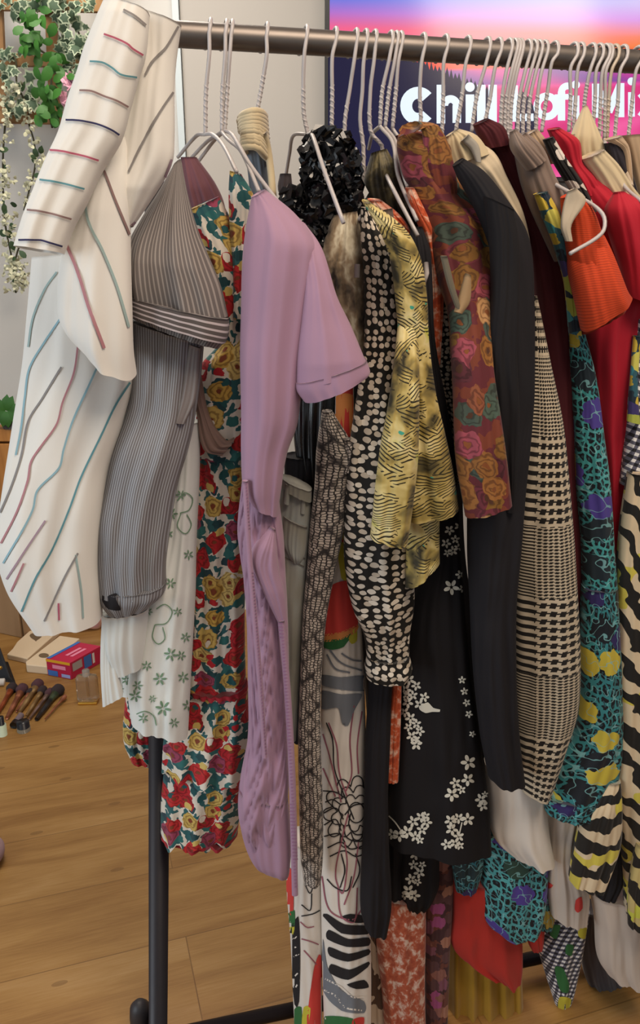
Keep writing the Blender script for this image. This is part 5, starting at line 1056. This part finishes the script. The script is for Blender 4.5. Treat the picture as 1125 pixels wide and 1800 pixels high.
# 29 pointed cream collar blouse
PC = groot('pointed_collar_blouse', 1060, 290, .05, 'cream blouse with a tall pointed collar rising before the M of the screen', 'blouse')
P_().loft([(1026, 186, 1032, 186), (1010, 222, 1048, 226), (998, 262, 1062, 262), (1010, 300, 1072, 290), (1030, 340, 1100, 330)], o=.03, th=.02, amp=.003, seed=178).build('collar', MT['cream2'], PC)
P_().loft([(1020, 280, 1060, 262), (1044, 316, 1086, 290), (1062, 345, 1112, 330), (1090, 378, 1140, 368), (1116, 420, 1150, 430)], o=.075, th=.024, amp=.005, seed=179).build('body', MT['cream2'], PC)
P_().loft([(996, 240, 1010, 236), (998, 268, 1014, 262), (1004, 300, 1030, 320)], o=.045, th=.01, seed=180).build('tie', MT['cream2'], PC)
LA = groot('dark_jacket', 1090, 290, .06, 'black jacket with a tan lapel under the cream wire hanger', 'jacket')
P_().loft([(1062, 252, 1088, 250), (1070, 290, 1104, 290), (1086, 330, 1118, 330), (1100, 360, 1124, 360)], o=.05, th=.016, seed=182).build('body', MT['darkpurple'], LA)
P_().loft([(1062, 246, 1092, 238), (1092, 262, 1106, 262), (1100, 310, 1112, 326)], o=.06, th=.008, seed=183).build('lapel', MT['tan'], LA)
one('tan_jacket', [(1080, 240, 1150, 236), (1096, 290, 1160, 290), (1108, 340, 1170, 340), (1116, 400, 1180, 400)], MT['tan'], 'tan suede jacket cut by the right edge of the photo', 'jacket', o=.04, th=.03, seed=184)
# 30 right-hand column
ging = m_gingham('gingham', 'e8e6e4', '1b1b22'); GD = groot('gingham_dress', 1108, 720, .08, 'black and white gingham dress with lemons at the right edge', 'dress')
P_().loft([(1116, 560, 1150, 560), (1108, 660, 1150, 660), (1100, 760, 1150, 760), (1090, 850, 1150, 860)], o=.09, th=.02, amp=.003, seed=186).build('body', ging, GD)
p = P_().loft([(1113, 590, 1126, 590), (1106, 680, 1120, 680), (1102, 740, 1124, 745)], o=.105, th=.008, amp=.001, seed=187, nu=30); p.build('lemon_trim', yl, GD)
lb = P_().loft([(938, 1600, 1036, 1600), (944, 1660, 1026, 1660), (958, 1710, 1016, 1710), (974, 1760, 1003, 1760), (984, 1793, 990, 1795)], o=.01, th=.022, amp=.004, freq=1.3, seed=188, step=5)
lb.patch([(975, 1700), (990, 1702), (1000, 1730), (998, 1745), (984, 1740)], 1, 2.5); lb.patch([(984, 1752), (1004, 1756), (998, 1778), (988, 1788), (981, 1772)], 2, 2.5); lb.patch([(966, 1628), (985, 1626), (978, 1650), (968, 1645)], 1, 2.5); lb.patch([(1018, 1622), (1032, 1618), (1028, 1650), (1016, 1644)], 2, 2.5); lb.patch([(944, 1640), (954, 1640), (952, 1672), (944, 1668)], 2, 2.5); lb.patch([(996, 1660), (1008, 1662), (1004, 1680), (994, 1676)], 1, 2.5)
tag(lb.build('gingham_scarf', [ging, INK['leaf'], INK['yellow']]), 'pointed gingham corner with lemons and leaves hanging lowest in the gap', 'scarf', GR)
zb = m_zebra('zebra_print', 'd0bb9a', '15120f', 'c6b64a', 66, 1.0); ZD = groot('zebra_dress', 1100, 1200, .11, 'black and cream zebra striped dress at the right edge with yellow flashes', 'dress')
P_().loft([(1104, 830, 1150, 830), (1090, 930, 1150, 930), (1084, 1040, 1150, 1040), (1082, 1160, 1150, 1160), (1080, 1280, 1150, 1280), (1078, 1400, 1150, 1400), (1092, 1500, 1150, 1500), (1098, 1600, 1150, 1610)], o=.11, th=.03, amp=.006, freq=1.5, seed=191, step=5).build('body', zb, ZD)
P_().loft([(1060, 1370, 1090, 1370), (1028, 1420, 1092, 1430), (1012, 1480, 1088, 1490), (1000, 1545, 1060, 1560)], o=.125, th=.025, amp=.004, seed=192, step=5).build('sleeve', m_zebra('zebra_print_wide', 'd0bb9a', '15120f', 'c6b64a', 50, -.35), ZD)
one('black_tail', [(1060, 1480, 1094, 1480), (1052, 1540, 1096, 1540), (1048, 1570, 1080, 1578)], MT['charcoal'], 'plain charcoal tail between the zebra sleeve and the beige skirt', 'skirt', o=.085, th=.02, seed=193)
one('zebra_scarf', [(1118, 1480, 1150, 1480), (1104, 1570, 1150, 1570), (1104, 1625, 1150, 1640)], m_zebra('zebra_print_dark', 'c3ae70', '15120f', 'c6c64a', 30, .2), 'zebra and lime striped scarf end at the lower right edge', 'scarf', o=.14, th=.014, seed=194)
# 31 lower pieces
p = P_().loft([(962, 1420, 1018, 1430), (962, 1500, 1012, 1500), (960, 1555, 1034, 1562), (966, 1600, 1030, 1620)], o=.065, th=.026, amp=.004, seed=201); p.patch([(1012, 1582), (1022, 1576), (1024, 1596), (1016, 1604), (1010, 1598)], 1, 2); p.patch([(960, 1548), (972, 1556), (966, 1562), (960, 1560)], 1, 2)
tag(p.build('beige_slip', [MT['beige'], INK['coral']]), 'pale beige slip with one red drop, hanging beside the zebra sleeve', 'slip', GR)
one('beige_skirt', [(1036, 1560, 1150, 1572), (1046, 1620, 1150, 1640), (1050, 1680, 1150, 1690), (1062, 1700, 1150, 1724)], MT['beige'], 'wide pale beige skirt at the lower right edge', 'skirt', o=.075, th=.035, seed=202)
one('leopard_blouse', [(840, 1450, 960, 1460), (846, 1510, 962, 1530), (845, 1570, 958, 1590), (852, 1612, 950, 1628), (890, 1630, 940, 1636)], m_leopard('bright_leopard', bg='5ab4b4', extra=('4c3c90', '4a3c8c', '27443c'), scale=48, thr=.55), 'bright teal leopard blouse tail with purple flowers under the off-white blouse', 'blouse', o=.055, th=.03, amp=.005, freq=1.6, seed=203)
one('dark_leopard_top', [(790, 1470, 850, 1470), (794, 1520, 848, 1520), (800, 1560, 836, 1562)], m_leopard('deep_teal_leopard', bg='35686a', ring='0b0d12', extra=('2c2458', '1c1a20', '25383c'), scale=60), 'small dark leopard cuff under the hem of the blossom dress', 'top', o=.05, th=.02, seed=204)  # leopard print in a darker teal
one('rose_flower_skirt', [(744, 1470, 800, 1470), (745, 1560, 796, 1560), (746, 1680, 790, 1680), (748, 1815, 786, 1815)], m_blotch('dusky_flower', '43262a', [(36, .46, ['8a5a50', '7c4a5a', 'a0705c', '5a3a3c', '9a4a78'], None)], .014, .7, bg2='6a3a30'), 'dusky pink and brown flower skirt right of the rust print skirt', 'skirt', o=.02, th=.028, seed=205)
one('scarlet_skirt', [(792, 1530, 905, 1545), (794, 1600, 915, 1610), (794, 1658, 918, 1690), (850, 1690, 916, 1716)], MT['red2'], 'scarlet skirt hem under the teal leopard tail', 'skirt', o=.03, th=.032, amp=.007, freq=2, seed=206)
one('red_scarf', [(920, 1600, 958, 1600), (926, 1650, 956, 1640), (934, 1668, 954, 1664)], MT['red2'], 'short scarlet scarf end beside the gingham corner', 'scarf', o=.035, th=.015, seed=207)
one('pleated_skirt', [(784, 1600, 912, 1600), (784, 1700, 916, 1700), (786, 1815, 920, 1815)], MT['mustard'], 'mustard pleated skirt hanging lowest below the scarlet hem', 'skirt', o=-.01, th=.035, amp=.011, freq=4.5, seed=208, wander=.2, grow=1)
one('brown_skirt', [(640, 1600, 676, 1600), (646, 1680, 678, 1680), (640, 1750, 680, 1750), (642, 1815, 682, 1815)], m_zebra('brown_tropical', 'b8a48e', '4a3222', None, 30, .9), 'brown and cream palm print skirt between the white trousers and rust print', 'skirt', o=.015, th=.02, seed=209)
one('velvet_skirt', [(1020, 1590, 1070, 1600), (1018, 1650, 1080, 1660), (1030, 1720, 1096, 1730), (1066, 1775, 1108, 1770)], MT['smoke'], 'smoky dark velvet skirt behind the gingham corner', 'skirt', o=-.02, th=.02, seed=210)
one('black_satin_skirt', [(1060, 1640, 1120, 1660), (1070, 1710, 1150, 1710), (1090, 1780, 1150, 1770)], MT['darkpurple'], 'near black satin skirt lowest at the right edge', 'skirt', o=-.03, th=.02, seed=211)
one('patterned_tail', [(930, 1510, 972, 1520), (938, 1580, 978, 1590), (942, 1625, 970, 1630)], m_leopard('murky_leopard', bg='3e6a60', extra=('b09a48', '35503a', '4c3c60')), 'murky green and yellow patterned tail beside the leopard blouse', 'skirt', o=.045, th=.015, seed=212)
# 32 dark fillers actually visible between garments
one('olive_mesh_top', [(652, 270, 680, 262), (640, 320, 700, 300), (650, 370, 716, 360), (664, 400, 724, 400), (690, 470, 730, 470)], m_tiedye('olive_mesh', '16130f', '38321f', '6a6040', 40), 'black and olive mesh top behind the bunched hangers', 'top', o=.04, th=.02, seed=215)
one('wine_top', [(694, 240, 720, 230), (690, 300, 740, 300), (704, 380, 752, 380), (740, 470, 790, 470), (760, 560, 800, 560)], plain('dark_wine', '3c151c', .8), 'dark wine top behind the orange shoulder and the floral jacket', 'top', o=.02, th=.025, seed=216)
one('black_filler_mid', [(600, 300, 660, 290), (610, 420, 760, 420), (600, 600, 800, 600), (590, 800, 810, 800), (600, 1000, 820, 1000), (640, 1200, 860, 1200), (650, 1440, 850, 1440)], MT['black'], 'long black filler cloth deep in the middle of the rail behind the spotted blouse', 'dress', o=-.04, th=.045, seed=217)  # broad black cloth filling the gaps behind the middle garments
one('black_filler_right', [(840, 320, 960, 320), (850, 600, 1000, 600), (860, 900, 1060, 900), (870, 1200, 1080, 1200), (860, 1420, 1060, 1420)], MT['black'], 'black filler cloth deep behind the maroon and teal leopard dresses', 'cardigan', o=-.05, th=.045, seed=218)  # second black filler cloth, behind the right-hand garments
